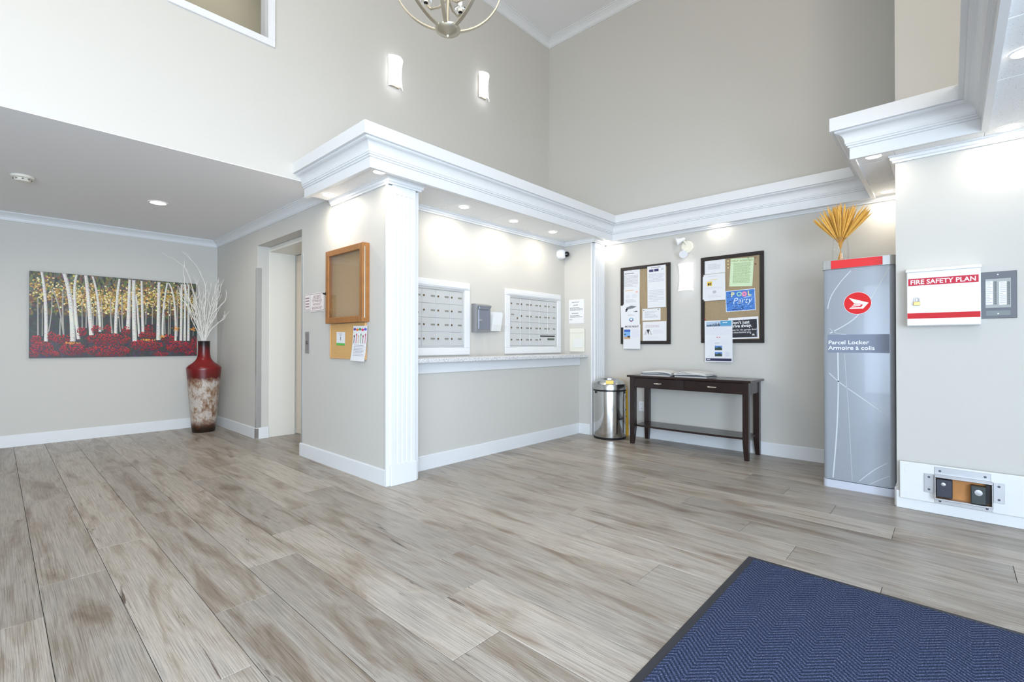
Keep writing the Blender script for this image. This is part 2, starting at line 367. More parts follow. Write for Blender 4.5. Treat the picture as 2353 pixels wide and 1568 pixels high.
# dropped soffit ring with its tiles
so = MB()
so.box(1.83, XB, 3.06, YU, ZS+.02, ZF+.26); so.box(5.12, XB, YR, 3.06, ZS+.02, ZF+.26); so.box(3.96, XB, YR, .48, ZS+.02, ZF+.26)
so.box(3.96, XR, -.16, YR, ZS+.02, ZF+.26); so.box(X0, XR, Y0, -.16, ZS+.02, ZF+.26)
sof = struct(so.build('ceiling_soffit', CEIL))
def tiles(x0, x1, y0, y1, cuts, along):
    edges = [x0 if along == 'x' else y0] + cuts + [x1 if along == 'x' else y1]
    for a, b_ in zip(edges, edges[1:]):
        g = .0015
        if along == 'x': MB().box(a+g, b_-g, y0, y1, ZS, ZS+.02, .002).build('soffit_tile', TILE, sof)
        else: MB().box(x0, x1, a+g, b_-g, ZS, ZS+.02, .002).build('soffit_tile', TILE, sof)
tiles(1.83, 2.34, 3.06, YU, [3.62], 'y')
tiles(2.34, 5.12, 3.06, YMU, [2.86, 3.47, 4.08, 4.66], 'x')
tiles(5.12, XB, .48, 3.3, [1.1, 1.7, 2.3, 2.9], 'y')
tiles(3.96, XB, YR, .48, [4.2, 4.75], 'x')
tiles(3.96, XR, -.16, YR, [], 'y')
tiles(X0, XR, Y0, -.16, [-2.1, -1.5, -.9, -.3, .3, .9, 1.5, 2.1, 2.7, 3.3, 3.95], 'x')
# cornice around the soffit ring
cove = [(.024+.044*(1-math.cos(t*PI/2*.95)), 2.468+.062*math.sin(t*PI/2)) for t in [i/7 for i in range(8)]]
prof = [(-.03, ZF), (0, ZF), (0, 2.436), (.010, 2.438), (.010, 2.449), (.019, 2.451), (.019, 2.463), (.024, 2.464)] + cove + [(.076, 2.536), (.076, 2.546), (.10, 2.546), (.10, 2.635), (-.03, 2.635)]
struct(MB().sweep(prof, [(1.80, YU), (1.80, 3.03), (5.10, 3.03), (5.10, .50), (3.94, .50), (3.94, -.14), (X0, -.14)]).build('trim_1', TRIM))
# small moulding where the walls meet the soffit
sp_ = [(-.002, 2.338), (.014, 2.338), (.016, 2.35), (.026, 2.356), (.028, 2.372), (.036, 2.376), (.036, ZS), (-.002, ZS)]
struct(MB().sweep(sp_, [(XE, YU), (XE, 3.18), (2.335, 3.18), (2.335, YMU), (XS, YMU), (XS, 3.18), (XB, 3.18), (XB, YR), (XR, YR), (XR, Y0)]).build('trim_2', TRIM))
# crown mouldings
def crown(z0, z1, p):
    h = z1-z0
    return [(-.002, z0), (.10*p, z0), (.12*p, z0+.1*h), (.2*p, z0+.12*h), (.24*p, z0+.3*h), (.38*p, z0+.52*h), (.62*p, z0+.72*h), (.82*p, z0+.82*h), (.86*p, z0+.88*h), (p, z0+.9*h), (p, z1), (-.002, z1)]
struct(MB().sweep(crown(2.415, ZH-.004, .075), [(X0, YP), (XE, YP), (XE, YU)]).build('trim_3', TRIM))
struct(MB().sweep(crown(5.205, ZT, .095), [(X0, YU), (XB, YU), (XB, YR), (XR, YR), (XR, Y0)]).build('trim_4', TRIM))
# baseboards
bb = [(-.001, 0), (.013, 0), (.013, .118), (.009, .127), (-.001, .127)]
for nm, path in (('baseboard_hall', [(X0, YP), (XE, YP), (XE, 5.91), (2.185, 5.91)]), ('baseboard_elevator', [(2.06, 4.722), (XE, 4.722), (XE, 3.212)]),
                 ('baseboard_mailbox', [(2.345, YM), (XS, YM), (XS, 3.22)]), ('baseboard_back', [(XB, 3.2), (XB, YR), (XR+.02, YR)])):
    struct(MB().sweep(bb, path).build(nm, TRIM))
struct(MB().box(4.14, XR, Y0, YR+.002, 0, .115, .003).build('baseboard_right', TRIM))
# pilasters at both ends of the mail alcove
def pilaster(name, xl, xr):
    t = bpy.data.objects.new(name, None); COL.objects.link(t); t['kind'] = 'structure'; t.location = ((xl+xr)/2, 3.2, 0)
    c = (xl+xr)/2
    MB().box(xl-c, xr-c, -.002, .015, 0, 2.338, .001).build('casing', TRIM, t)
    w = .215; pts = [(-w/2, -.002), (-w/2, -.022)]
    n = 4; pitch = w/(n+1)
    for i in range(n):
        f = -w/2 + pitch*(i+1); r = .009
        pts += [(f-r, -.022)] + [(f-r*math.cos(a), -.022+r*.9*math.sin(a)) for a in (PI*.25, PI*.5, PI*.75)] + [(f+r, -.022)]
    pts += [(w/2, -.022), (w/2, -.002)]
    MB().prism(pts, .155, 2.27).build('fluted_shaft', TRIM, t)
    MB().box(-w/2, w/2, -.024, -.002, 2.27, 2.338, .002).build('capital', TRIM, t)
    MB().box(-.121, .121, -.03, -.002, 0, .16, .004).build('plinth', TRIM, t)
pilaster('trim_5', 2.043, 2.343)
pilaster('trim_6', 4.907, 5.204)

# ------------------------------------------------------------------ windows, doors
def frame_window(name, loc, rz, w, h, fw, depth, panes=(1, 1), m=TRIM, glassm=None, mull=.04):
    t = bpy.data.objects.new(name, None); COL.objects.link(t); t['kind'] = 'structure'; t.location = loc; t.rotation_euler = (0, 0, rz)
    mb = MB()
    mb.box(-w/2-fw, w/2+fw, -.02, depth, -fw, 0, .003); mb.box(-w/2-fw, w/2+fw, -.02, depth, h, h+fw, .003)
    mb.box(-w/2-fw, -w/2, -.02, depth, 0, h, .003); mb.box(w/2, w/2+fw, -.02, depth, 0, h, .003)
    mb.build('window_frame', m, t)
    nx, nz = panes
    for i in range(1, nx): MB().box(-w/2+w*i/nx-mull/2, -w/2+w*i/nx+mull/2, .01, depth*.7, 0, h).build('mullion', m, t)
    for i in range(1, nz): MB().box(-w/2, w/2, .01, depth*.7, h*i/nz-mull/2, h*i/nz+mull/2).build('transom', m, t)
    for i in range(nx):
        for j in range(nz):
            MB().box(-w/2+w*i/nx+.002, -w/2+w*(i+1)/nx-.002, depth*.4, depth*.4+.006, h*j/nz+.002, h*(j+1)/nz-.002).build('pane', glassm or GLASSP, t)
    return t
wc = (wx0+wx1)/2
frame_window('window_1', (wc, YU, wz0), 0, wx1-wx0-.002, wz1-wz0, .055, .14)
DARKM = mat('dark_bronze_frame', (50, 48, 46), .4, .5)
frame_window('window_2', (-1.19, Y0-.07, .05), 0, 3.18, 2.2, .01, .06, (3, 1), DARKM)
frame_window('window_4', (-1.2, Y0-.07, 3.1), 0, 3.2, 1.8, .01, .06, (3, 1), DARKM)
frame_window('window_3', (X0-.04, -.7, .1), PI/2, 3.38, 2.18, .01, .06, (3, 1), DARKM)
# upstairs corridor behind the inner window
CORR = mat('corridor_paint', (178, 172, 152), .7)
wall('wall_corridor', [(-.6, 2.9, 5.4, 5.5, ZH+.1, 5.3), (-.7, -.6, YU+.15, 5.5, ZH+.1, 5.3), (2.1, 2.2, YU+.15, 5.4, ZH+.1, 5.3), (-.6, 2.9, YU+.15, 5.4, 5.0, 5.1)], CORR)
# the lit corridor seen through the inner window: its ceiling light, above the picture
area_light('corridor_lamp_offscreen', (1.0, 4.9, 4.98), (0, 0, 0), 1.2, .3, 9, (1, .98, .93))
# elevator
ELEV = mat('elevator_enamel', (226, 222, 212), .35); ELEVD = mat('elevator_door', (214, 200, 182), .4)
dr = bpy.data.objects.new('door_1', None); COL.objects.link(dr); dr['kind'] = 'structure'; dr.location = (RECX, 5.316, 0)
MB().box(-.30, 0, .584, .600, 0, 2.24, .003).build('door_jamb', ELEV, dr); MB().box(-.30, 0, -.596, -.58, 0, 2.24, .003).build('door_jamb', ELEV, dr)
MB().box(-.30, 0, -.58, .584, 2.185, 2.24, .003).build('door_header', ELEV, dr)
MB().box(.012, .04, .004, .578, .012, 2.18, .003).build('door_panel', ELEVD, dr); MB().box(.012, .04, -.574, -.002, .012, 2.18, .003).build('door_panel', ELEVD, dr)
MB().box(.0, .06, -.58, .584, 0, .01).build('door_sill', STEELB, dr)
MB().box(.05, .06, -.58, .584, .012, 2.18).build('shaft_gap_shade', BLACK, dr)  # black sheet added for the darkness of the shaft at the door gaps

# ------------------------------------------------------------------ corner guards
GUARDM = mat('satin_steel', (212, 213, 214), .38, .85)
def guard(label, y, side, z0, z1):
    # L-shaped stainless angle on a wall corner at (XE, y); side=+1: opening lies toward -Y
    t = thing('corner_guard', label, 'corner guard', (XE, y, z0))
    MB().box(-.004, 0, 0, .035*side, 0, z1-z0, .001).build('face_leaf', GUARDM, t)
    MB().box(-.004, .05, -.004*side, 0, 0, z1-z0, .001).build('return_leaf', GUARDM, t)
guard('tall stainless corner guard on elevator opening beside the floor vase', 5.91, 1, .128, 1.985)
guard('tall stainless corner guard on elevator opening beside the parkade sign', 4.722, -1, .128, 2.0)
t = thing('corner_guard', 'short steel corner plate wrapped on baseboard end by the elevator opening', 'corner guard', (XE-.013, 5.897, 0))
MB().box(-.002, 0, 0, .03, .004, .122).build('face_leaf', STEELB, t); MB().box(-.002, .03, -.002, 0, .004, .122).build('return_leaf', STEELB, t)

# ------------------------------------------------------------------ painting
PX0, PX1, PZ0, PZ1 = .25, 1.808, .945, 1.893
pt = thing('forest_painting', 'wide canvas painting of white birch trunks above red bushes', 'painting', ((PX0+PX1)/2, YP, PZ0), 0)
pw, phh = PX1-PX0, PZ1-PZ0
MB().box(-pw/2, pw/2, -.035, -.001, 0, phh, .002).build('canvas', mat('canvas_edge', (60, 52, 44), .7), pt)
def puv(x, y):
    xb = 45 + 0; u = (x-45)/2255
    u = u*(1+.10*(1-u)*(-1)*-1) if False else u
    yt = 92 + (x-45)/2255*155; yb = 1252 - (x-45)/2255*30
    return (-pw/2 + u*pw, (yb-y)/(yb-yt)*phh)
ink = Ink(); R_ = random.Random(3)
def clampp(p): return (max(-pw/2+.001, min(pw/2-.001, p[0])), max(.001, min(phh-.001, p[1])))
def dab(x, z, w, h, y, c, a=0):
    ca, sa = math.cos(a), math.sin(a)
    ink.poly([clampp((x+dx*ca-dz*sa, z+dx*sa+dz*ca)) for dx, dz in ((-w,-h*.4),(0,-h),(w,-h*.3),(w*.7,h*.6),(0,h),(-w*.8,h*.5))], y, c)
ink.rect(-pw/2, pw/2, 0, phh, -.0355, (52, 56, 52))
def jit(c, k): return tuple(max(0, min(255, v + R_.uniform(-k, k))) for v in c)
for i in range(3400):
    u, v = R_.random(), R_.random()
    x, z = -pw/2+u*pw, v*phh
    if v > .72: c = jit((104, 100, 74), 26)
    elif v > .5: c = jit((100, 84, 58), 24)
    elif v > .2: c = jit((50, 54, 54), 14)
    else: c = jit((66, 54, 66), 14)
    dab(x, z, R_.uniform(.006, .016), R_.uniform(.01, .035), -.0357-R_.random()*.0005, c, R_.uniform(-.3, .3))
for i in range(2600):
    u = R_.random(); cv = .74 + .05*math.sin(u*9+1)
    v = R_.gauss(cv, .085)
    if not .5 < v < .99: continue
    k = math.exp(-((u-.42)/.28)**2) + .45*math.exp(-((u-.85)/.12)**2)
    if R_.random() > .25 + .75*k: continue
    c = R_.choice([(196, 158, 72), (222, 196, 118), (176, 132, 52), (238, 222, 170), (150, 120, 60)])
    dab(-pw/2+u*pw, v*phh, R_.uniform(.006, .013), R_.uniform(.006, .012), -.0363-R_.random()*.0006, jit(c, 14), R_.uniform(0, 3))
def trunk(pts, w, y, base):
    P = [puv(*p) for p in pts]; Q = []
    n = 22; segs = len(P)-1
    for i in range(n+1):
        t_ = i/n
        if segs == 1: Q.append((P[0][0]+(P[1][0]-P[0][0])*t_, P[0][1]+(P[1][1]-P[0][1])*t_))
        else:
            a, b_, c_ = P; mx_, mz_ = 2*b_[0]-.5*(a[0]+c_[0]), 2*b_[1]-.5*(a[1]+c_[1])
            Q.append(((1-t_)**2*a[0]+2*t_*(1-t_)*mx_+t_*t_*c_[0], (1-t_)**2*a[1]+2*t_*(1-t_)*mz_+t_*t_*c_[1]))
    wm = w/2255*pw
    for (a, b_), i in zip(zip(Q, Q[1:]), range(n)):
        ww = wm*(.72+.35*i/n)
        ink.poly([clampp(p) for p in ((a[0]-ww/2, a[1]), (b_[0]-ww/2, b_[1]), (b_[0]+ww*.2, b_[1]), (a[0]+ww*.2, a[1]))], y, jit(base, 6))
        ink.poly([clampp(p) for p in ((a[0]+ww*.2, a[1]), (b_[0]+ww*.2, b_[1]), (b_[0]+ww/2, b_[1]), (a[0]+ww/2, a[1]))], y, jit(tuple(v*.83 for v in base), 6))
        if w > 24 and R_.random() < .8:
            x = a[0]+R_.uniform(-.4, .3)*ww; ink.rect(x, min(x+ww*R_.uniform(.12, .35), a[0]+ww/2), a[1]-.006, a[1]-.002, y-.0001, (70, 60, 52))
thin = [((300,330),(380,560),(440,940),20),((430,330),(428,600),(440,930),20),((140,450),(145,960),18),((300,430),(295,650),(265,900),14),((1025,450),(1030,700),(1050,920),22),((1180,420),(1180,650),(1190,860),20),
        ((905,450),(915,650),(925,880),18),((1520,510),(1515,800),15),((1610,530),(1608,800),14),((1855,450),(1850,950),15),((1882,430),(1875,930),14),((1990,270),(1990,600),(1985,960),18),((715,500),(715,850),18),((660,500),(665,850),15),((850,480),(850,820),18),((1130,620),(1160,900),16),((1790,650),(1800,930),16),((400,720),(395,950),20),((2240,760),(2240,960),10),((800,560),(805,840),16),((190,560),(192,960),12)]
for q in thin: trunk(q[:-1], q[-1], -.0371-R_.random()*.0002, (172, 166, 156))
for q in [((180,100),(225,500),(235,1030),42),((440,120),(520,500),(550,1030),64),((595,135),(570,430),(620,1000),40),((705,140),(745,500),(780,945),56),((790,150),(862,480),(890,900),36),((1145,180),(1110,500),(1095,935),42),((1285,190),(1275,500),(1265,870),54),((1340,195),(1345,600),(1360,1030),62),((1375,400),(1400,650),(1420,960),30),((1450,205),(1460,500),(1475,915),40),((1705,220),(1700,600),(1700,1010),58),((1830,230),(1775,600),(1765,960),34),((1850,230),(1940,500),(1962,1020),34),((2052,250),(2050,600),(2045,1020),42),((2115,250),(2108,600),(2105,1020),40),((2165,250),(2165,600),(2165,1020),40)]:
    trunk(q[:-1], q[-1], -.0375-R_.random()*.0003, (226, 221, 212))
for cx, cy, rx_, ry_ in [(310,960,60,60),(420,1000,110,60),(660,900,62,62),(840,870,62,60),(985,865,58,60),(1240,890,62,62),(1565,850,62,45),(1540,940,125,55),(1850,995,105,60),(130,1010,70,60),(2250,1060,60,110),(1000,1000,300,80),(190,1110,135,85),(550,1130,160,90),(1000,1155,300,80),(1530,1075,240,80),(2010,1100,205,80),(1740,1195,120,35),(100,1190,60,50),(2200,1190,90,40),(300,1190,110,40)]:
    n = int(rx_*ry_/48)
    for i in range(n):
        a, r_ = R_.uniform(0, 2*PI), math.sqrt(R_.random())
        x, y_ = cx+rx_*r_*math.cos(a), cy+ry_*r_*math.sin(a)
        lit = (cy-y_)/ry_
        c = jit((168+34*lit, 28+16*lit, 36+10*lit), 24) if R_.random() > .3 else jit((92, 22, 40), 18)
        p = puv(x, y_); dab(p[0], p[1], R_.uniform(.0035, .0075), R_.uniform(.0035, .0075), -.0381-R_.random()*.0008, c, R_.uniform(0, 3))
for cx, cy, rx_, ry_ in [(540,1050,90,14),(1530,1010,110,16),(1760,960,40,20),(1965,855,45,25),(2240,865,55,20)]:
    for i in range(30):
        p = puv(cx+R_.gauss(0, rx_*.5), cy+R_.gauss(0, ry_*.5)); dab(p[0], p[1], .005, .006, -.0391-R_.random()*.0002, jit((226, 150, 60), 20), R_.uniform(0, 3))
ink.build('painted_scene', pt, PAINTED)

# ------------------------------------------------------------------ floor vase with white twigs
vs = MB().lathe([(.05, .0), (.118, 0), (.126, .012), (.135, .10), (.150, .30), (.166, .50), (.178, .66), (.187, .775), (.189, .795), (.184, .81), (.158, .835), (.120, .862), (.090, .895), (.073, .93), (.067, .97), (.064, 1.04), (.064, 1.125), (.068, 1.137), (.058, 1.137), (.055, 1.10), (.055, .97), (.06, .92), (.03, .88)], 48).build('floor_vase', VASEM, None, True, (1.788, 6.928, 0))
tag(vs, 'tall floor vase with dark red neck and mottled brown body', 'vase')
tw = thing('twig_spray', 'spray of bare white painted branches standing in the floor vase', 'branches', (1.788, 6.928, .92))
TWIG = mat('white_twig', (232, 229, 222), .8, bump=.3, bscale=90)
R_ = random.Random(11)
def branch(ax, ay, L, curl, r0, subs):
    mb = MB(); pts = []; d = Vector((ax, ay, 1)).normalized(); p = Vector((R_.uniform(-.022, .022), R_.uniform(-.022, .022), 0)); n = 12
    cdir = Vector((curl[0], curl[1], curl[2]))
    for i in range(n+1):
        pts.append(p.copy())
        k = 0 if i < 3 else 1
        d = (d + (cdir*.09 + Vector((R_.uniform(-1, 1), R_.uniform(-1, 1), R_.uniform(-.5, .5)))*.07)*k).normalized()
        if i < 3: d2 = Vector((ax*.12, ay*.12, 1)).normalized(); p = p + d2*(.24/3)
        else: p = p + d*((L-.24)/(n-3))
        if i >= 2 and p.z > .22:
            p.x = min(p.x, .25); p.y = min(p.y, .36)
    r0 *= 1.35; mb.tube(pts, [r0*(1-.65*i/n) for i in range(n+1)], 5)
    for s_ in range(subs):
        i = R_.randint(4, n-1); q = pts[i].copy(); dd = ((pts[i]-pts[i-1]).normalized() + Vector((R_.uniform(-1, 1), R_.uniform(-1, 1), R_.uniform(-.1, .9)))*.6).normalized()
        l = R_.uniform(.06, .17); qs = [q]
        for j in range(3): q = q + dd*(l/3); q.x = min(q.x, .25); q.y = min(q.y, .36); dd = (dd + Vector((R_.uniform(-1, 1), R_.uniform(-1, 1), R_.uniform(0, .8)))*.25).normalized(); qs.append(q.copy())
        mb.tube(qs, [r0*.45, r0*.38, r0*.3, r0*.2], 4)
    mb.build('branch', TWIG, tw, True)
def arc_branch(ctrl, r0, subs):
    P = [Vector(c) for c in ctrl]; pts = []
    for i in range(len(P)-1):
        p0, p1, p2, p3 = P[max(i-1, 0)], P[i], P[i+1], P[min(i+2, len(P)-1)]
        for s_ in range(5):
            u = s_/5; pts.append(.5*((2*p1)+(p2-p0)*u+(2*p0-5*p1+4*p2-p3)*u*u+(3*p1-p0-3*p2+p3)*u**3))
    pts.append(P[-1]); n = len(pts)-1; mb = MB()
    pts = [p + Vector((R_.uniform(-1, 1), R_.uniform(-1, 1), 0))*.004 for p in pts]
    mb.tube(pts, [r0*(1-.7*i/n) for i in range(n+1)], 5)
    for s_ in range(subs):
        i = R_.randint(7, n-1); q = pts[i].copy(); dd = ((pts[i]-pts[i-1]).normalized() + Vector((R_.uniform(-1, 1), R_.uniform(-1, 1), R_.uniform(0, .9)))*.5).normalized(); qs = [q]; l = R_.uniform(.05, .15)
        for j in range(3): q = q + dd*(l/3); dd = (dd + Vector((R_.uniform(-1, 1), R_.uniform(-1, 1), R_.uniform(0, .8)))*.3).normalized(); qs.append(q.copy())
        mb.tube(qs, [r0*.5, r0*.42, r0*.34, r0*.22], 4)
    mb.build('branch', TWIG, tw, True)
arc_branch([(0, 0, 0), (-.01, 0, .22), (-.05, -.01, .52), (-.12, -.02, .82), (-.19, -.03, 1.06), (-.28, -.04, 1.17), (-.45, -.05, 1.26)], .0066, 6)
arc_branch([(0, .01, 0), (.0, .01, .22), (.01, .01, .60), (.015, .01, .90), (-.06, .01, 1.12), (-.16, .0, 1.24), (-.24, .0, 1.32)], .0066, 6)
arc_branch([(0, -.01, 0), (-.01, -.01, .22), (-.07, -.03, .5), (-.17, -.06, .72), (-.22, -.08, .85), (-.235, -.09, 1.0)], .0066, 7)
arc_branch([(.01, 0, 0), (.02, 0, .22), (.06, -.02, .5), (.11, -.05, .60), (.2, -.12, .74), (.215, -.13, .84)], .0066, 7)
arc_branch([(.01, 0, 0), (.02, 0, .22), (.07, -.03, .36), (.14, -.07, .45), (.19, -.1, .50), (.20, -.11, .6)], .006, 6)
arc_branch([(.01, 0, 0), (.02, 0, .22), (.06, -.0, .45), (.12, -.02, .70), (.16, -.03, .80), (.18, -.05, .95)], .0062, 7)
arc_branch([(0, 0, 0), (-.015, 0, .22), (-.09, -.03, .42), (-.19, -.08, .62), (-.27, -.11, .74), (-.30, -.12, .88)], .0062, 8)
for i in range(24):
    a = R_.uniform(0, 2*PI); k = R_.uniform(.05, .30); cx, cy = math.cos(a)*k, math.sin(a)*k*.8
    cx = min(cx, .17); L_ = R_.uniform(.5, .86) - .5*k
    arc_branch([(cx*-.05, cy*-.05, 0), (cx*.08, cy*.08, .22), (cx*.4+R_.uniform(-.02, .02), cy*.4, .22+L_*.35), (cx*.75, cy*.75+R_.uniform(-.02, .02), .22+L_*.68), (cx+R_.uniform(-.03, .03), cy, .22+L_)], .0054, 9)

# ------------------------------------------------------------------ on the bulletin wall (faces -X)
def rectX(xl, xr, yt, yb, X):
    """pixel box on a wall facing -X: returns centre Y, bottom z, width, height"""
    a, b_ = onX(xl, (yt+yb)/2, X), onX(xr, (yt+yb)/2, X); xm = (xl+xr)/2
    return (a.y+b_.y)/2, onX(xm, yb, X).z, abs(a.y-b_.y), onX(xm, yt, X).z - onX(xm, yb, X).z
# oak display case
t = thing('display_case', 'oak framed notice case with glass door and empty corkboard', 'notice case', (XE, 3.775, 1.28), RX)
w, h, d = .63, .64, .065
mb = MB(); mb.box(-w/2, -w/2+.018, -d+.02, -.001, 0, h, .002); mb.box(w/2-.018, w/2, -d+.02, -.001, 0, h, .002); mb.box(-w/2+.018, w/2-.018, -d+.02, -.001, 0, .018, .002); mb.box(-w/2+.018, w/2-.018, -d+.02, -.001, h-.018, h, .002)
mb.build('case_box', OAK, t)
MB().box(-w/2+.018, w/2-.018, -.010, -.001, .018, h-.018).build('cork_panel', mat('tan_cork', (178, 146, 104), .9, bump=.4, bscale=160, vary=.2, vscale=120), t)
door = MB(); fw = .05
door.box(-w/2, -w/2+fw, -d, -d+.0195, 0, h, .003); door.box(w/2-fw, w/2, -d, -d+.0195, 0, h, .003); door.box(-w/2+fw, w/2-fw, -d, -d+.0195, 0, fw, .003); door.box(-w/2+fw, w/2-fw, -d, -d+.0195, h-fw, h, .003)
dd = door.build('door_frame', OAK, t)
MB().box(-w/2+fw, w/2-fw, -d+.008, -d+.011, fw, h-fw).build('glass_pane', GLASSP, dd)
MB().box(w/2-.006, w/2+.004, -d+.016, -d+.026, .03, h-.03, .002).build('piano_hinge', NICKEL, dd)
MB().box(-w/2-.006, -w/2+.012, -d-.006, -d+.03, h*.40, h*.40+.022, .002).lathe([(.007, -.02), (.007, -.0)], 12, (-w/2-.004, -d+.0, h*.40+.011), 'Y').build('cam_lock', BLACK, dd)
# lower cork board
t = thing('cork_board', 'small bare cork board with wooden edge below the oak notice case', 'cork board', (XE, 3.80, .972), RX)
w, h = .60, .305
MB().box(-w/2+.012, w/2-.012, -.014, -.001, .012, h).build('cork_panel', mat('orange_cork', (208, 164, 104), .9, bump=.4, bscale=160, vary=.15, vscale=120), t)
MB().box(-w/2, w/2, -.018, -.001, 0, .014, .002).box(-w/2, -w/2+.012, -.018, -.001, .014, h, .002).box(w/2-.012, w/2, -.018, -.001, .014, h, .002).build('wood_edge', mat('pale_wood', (214, 166, 110), .5), t)
def sheet(name, label, cat, X, Yc, zb, w, h, paint, rot=0, yoff=-.002, base=(226, 226, 226), curl=0, group=None):
    """sheet of paper on a wall facing -X: slightly curled mesh + ink"""
    t = thing(name, label, cat, (X, Yc, zb), RX, group); t.rotation_euler = (0, 0, RX)
    mb = MB(); n = 6; th = .0006
    rows = []
    for i in range(n+1):
        z = h*i/n; cy = yoff - curl*(1-i/n)**2
        rows.append((z, cy))
    vs_, fs_ = [], []
    for z, cy in rows: vs_ += [(-w/2, cy, z), (w/2, cy, z), (-w/2, cy+th, z), (w/2, cy+th, z)]
    for i in range(n):
        a = 4*i; fs_ += [(a, a+1, a+5, a+4), (a+2, a+6, a+7, a+3), (a, a+4, a+6, a+2), (a+1, a+3, a+7, a+5)]
    fs_ += [(0, 2, 3, 1), (4*n, 4*n+1, 4*n+3, 4*n+2)]
    mb.add(vs_, fs_); o = mb.build('paper_sheet', mat('paper_%d_%d_%d' % base, base, .75), t)
    ik = Ink(); paint(ik, w, h, yoff - .0006)
    ik.part('end')
    for nm_, v_, f_, c_ in ik.done:
        k2 = Ink(); k2.f = f_; k2.c = c_
        k2.v = [(x, y - curl*(1-z/h)**2, z) for x, y, z in v_] if curl else v_
        k2.build(nm_, t)
    if rot:
        for c_ in t.children: c_.rotation_euler = (0, rot, 0)
    return t
G = (120, 120, 126)
def p_card(k, w, h, y):
    k.rect(-w/2, w/2, 0, h*.17, y, (96, 180, 80)); k.disc(0, h*.78, w*.14, h*.06, y, (190, 192, 194)); k.rect(-.004, .004, h*.38, h*.66, y, (60, 64, 66)); k.lines(-w*.3, w*.3, h*.92, h*.86, 1, y, G)
sheet('info_card', 'white card with green bottom stripe pinned on the small cork board', 'card', XE, *rectX(777, 796.5, 763.5, 794, XE), p_card, .03, -.0165)
def p_fly(k, w, h, y):
    for i, c in enumerate([(96, 70, 160), (230, 120, 40), (70, 150, 90), (220, 60, 110), (90, 90, 190)]):
        k.disc(-w*.38+w*.19*i, h*.90-.004*(i % 2), w*.10, h*.035, y, c)
    for i, c in enumerate([(60, 40, 40), (200, 60, 60), (210, 160, 110), (90, 140, 90), (140, 50, 60), (200, 80, 110)]):
        x = -w*.4+w*.16*i; k.rect(x-.004, x+.004, h*.50, h*(.66+.04*(i % 2)), y, c); k.disc(x, h*(.70+.04*(i % 2)), .008, .012, y-.0001, c)
    k.lines(-w*.36, w*.36, h*.45, h*.12, 8, y, (150, 140, 160), .3, .4, 4)
sheet('flyer', 'curled flyer with coloured balloons pinned over small cork board edge', 'flyer', XE, *rectX(811, 843, 749, 830, XE-.02), p_fly, .02, -.02, curl=.025)
# parkade signs
def p_sign(k, w, h, y):
    b_ = .007
    for r in ((-w/2+b_, w/2-b_, h-b_*1.6, h-b_), (-w/2+b_, w/2-b_, b_, b_*1.6), (-w/2+b_, -w/2+b_*1.6, b_, h-b_), (w/2-b_*1.6, w/2-b_, b_, h-b_)): k.rect(*r, y, (150, 130, 130))
    s_ = .036; c = (140, 96, 96)
    k.text('NO EXIT', 0, h*.72, s_*1.05, y, c, 'CENTER', .01); k.rect(-w*.30, w*.30, h*.675, h*.69, y, (128, 62, 62))
    k.text('TO PARKADE', 0, h*.50, s_*.95, y, c, 'CENTER', .005, .95); k.text('WITHOUT', 0, h*.32, s_*.95, y, c, 'CENTER', .005); k.text('BUILDING KEY', 0, h*.13, s_*.95, y, c, 'CENTER', .005, .92)
def p_sign2(k, w, h, y):
    b_ = .006
    for r in ((-w/2+b_, w/2-b_, h-b_*1.6, h-b_), (-w/2+b_, w/2-b_, b_, b_*1.6), (-w/2+b_, -w/2+b_*1.6, b_, h-b_)): k.rect(*r, y, (150, 130, 130))
    for i in range(4): k.lines(-w*.34, w*.34, h*(.78-.17*i), h*(.70-.17*i), 1, y, (150, 116, 116), .9, 0, i)
sheet('parkade_sign', 'white sign reading no exit to parkade without building key', 'sign', XE, *rectX(713.5, 747, 673, 716, XE), p_sign, 0, -.006, (236, 228, 224))
sheet('notice_sign', 'narrow white sign with small red lettering beside the parkade sign', 'sign', XE, *rectX(701.5, 713.3, 676.5, 714, XE), p_sign2, 0, -.003, (236, 228, 224))
# call plate
cy, cz, w, h = rectX(703, 712, 763, 812, XE)
t = thing('elevator_call_plate', 'narrow steel elevator call plate with one round button', 'call button', (XE, cy, cz), RX)
MB().box(-w/2, w/2, -.008, -.001, 0, h, .002).build('plate', STEELB, t)
MB().lathe([(.016, -.014), (.018, -.008)], 20, (0, 0, h*.5), 'Y').build('button', mat('grey_button', (90, 88, 86), .4), t)
for z in (.1, .9): MB().lathe([(.004, -.0095), (.005, -.008)], 10, (0, 0, h*z), 'Y').build('screw', STEEL, t)

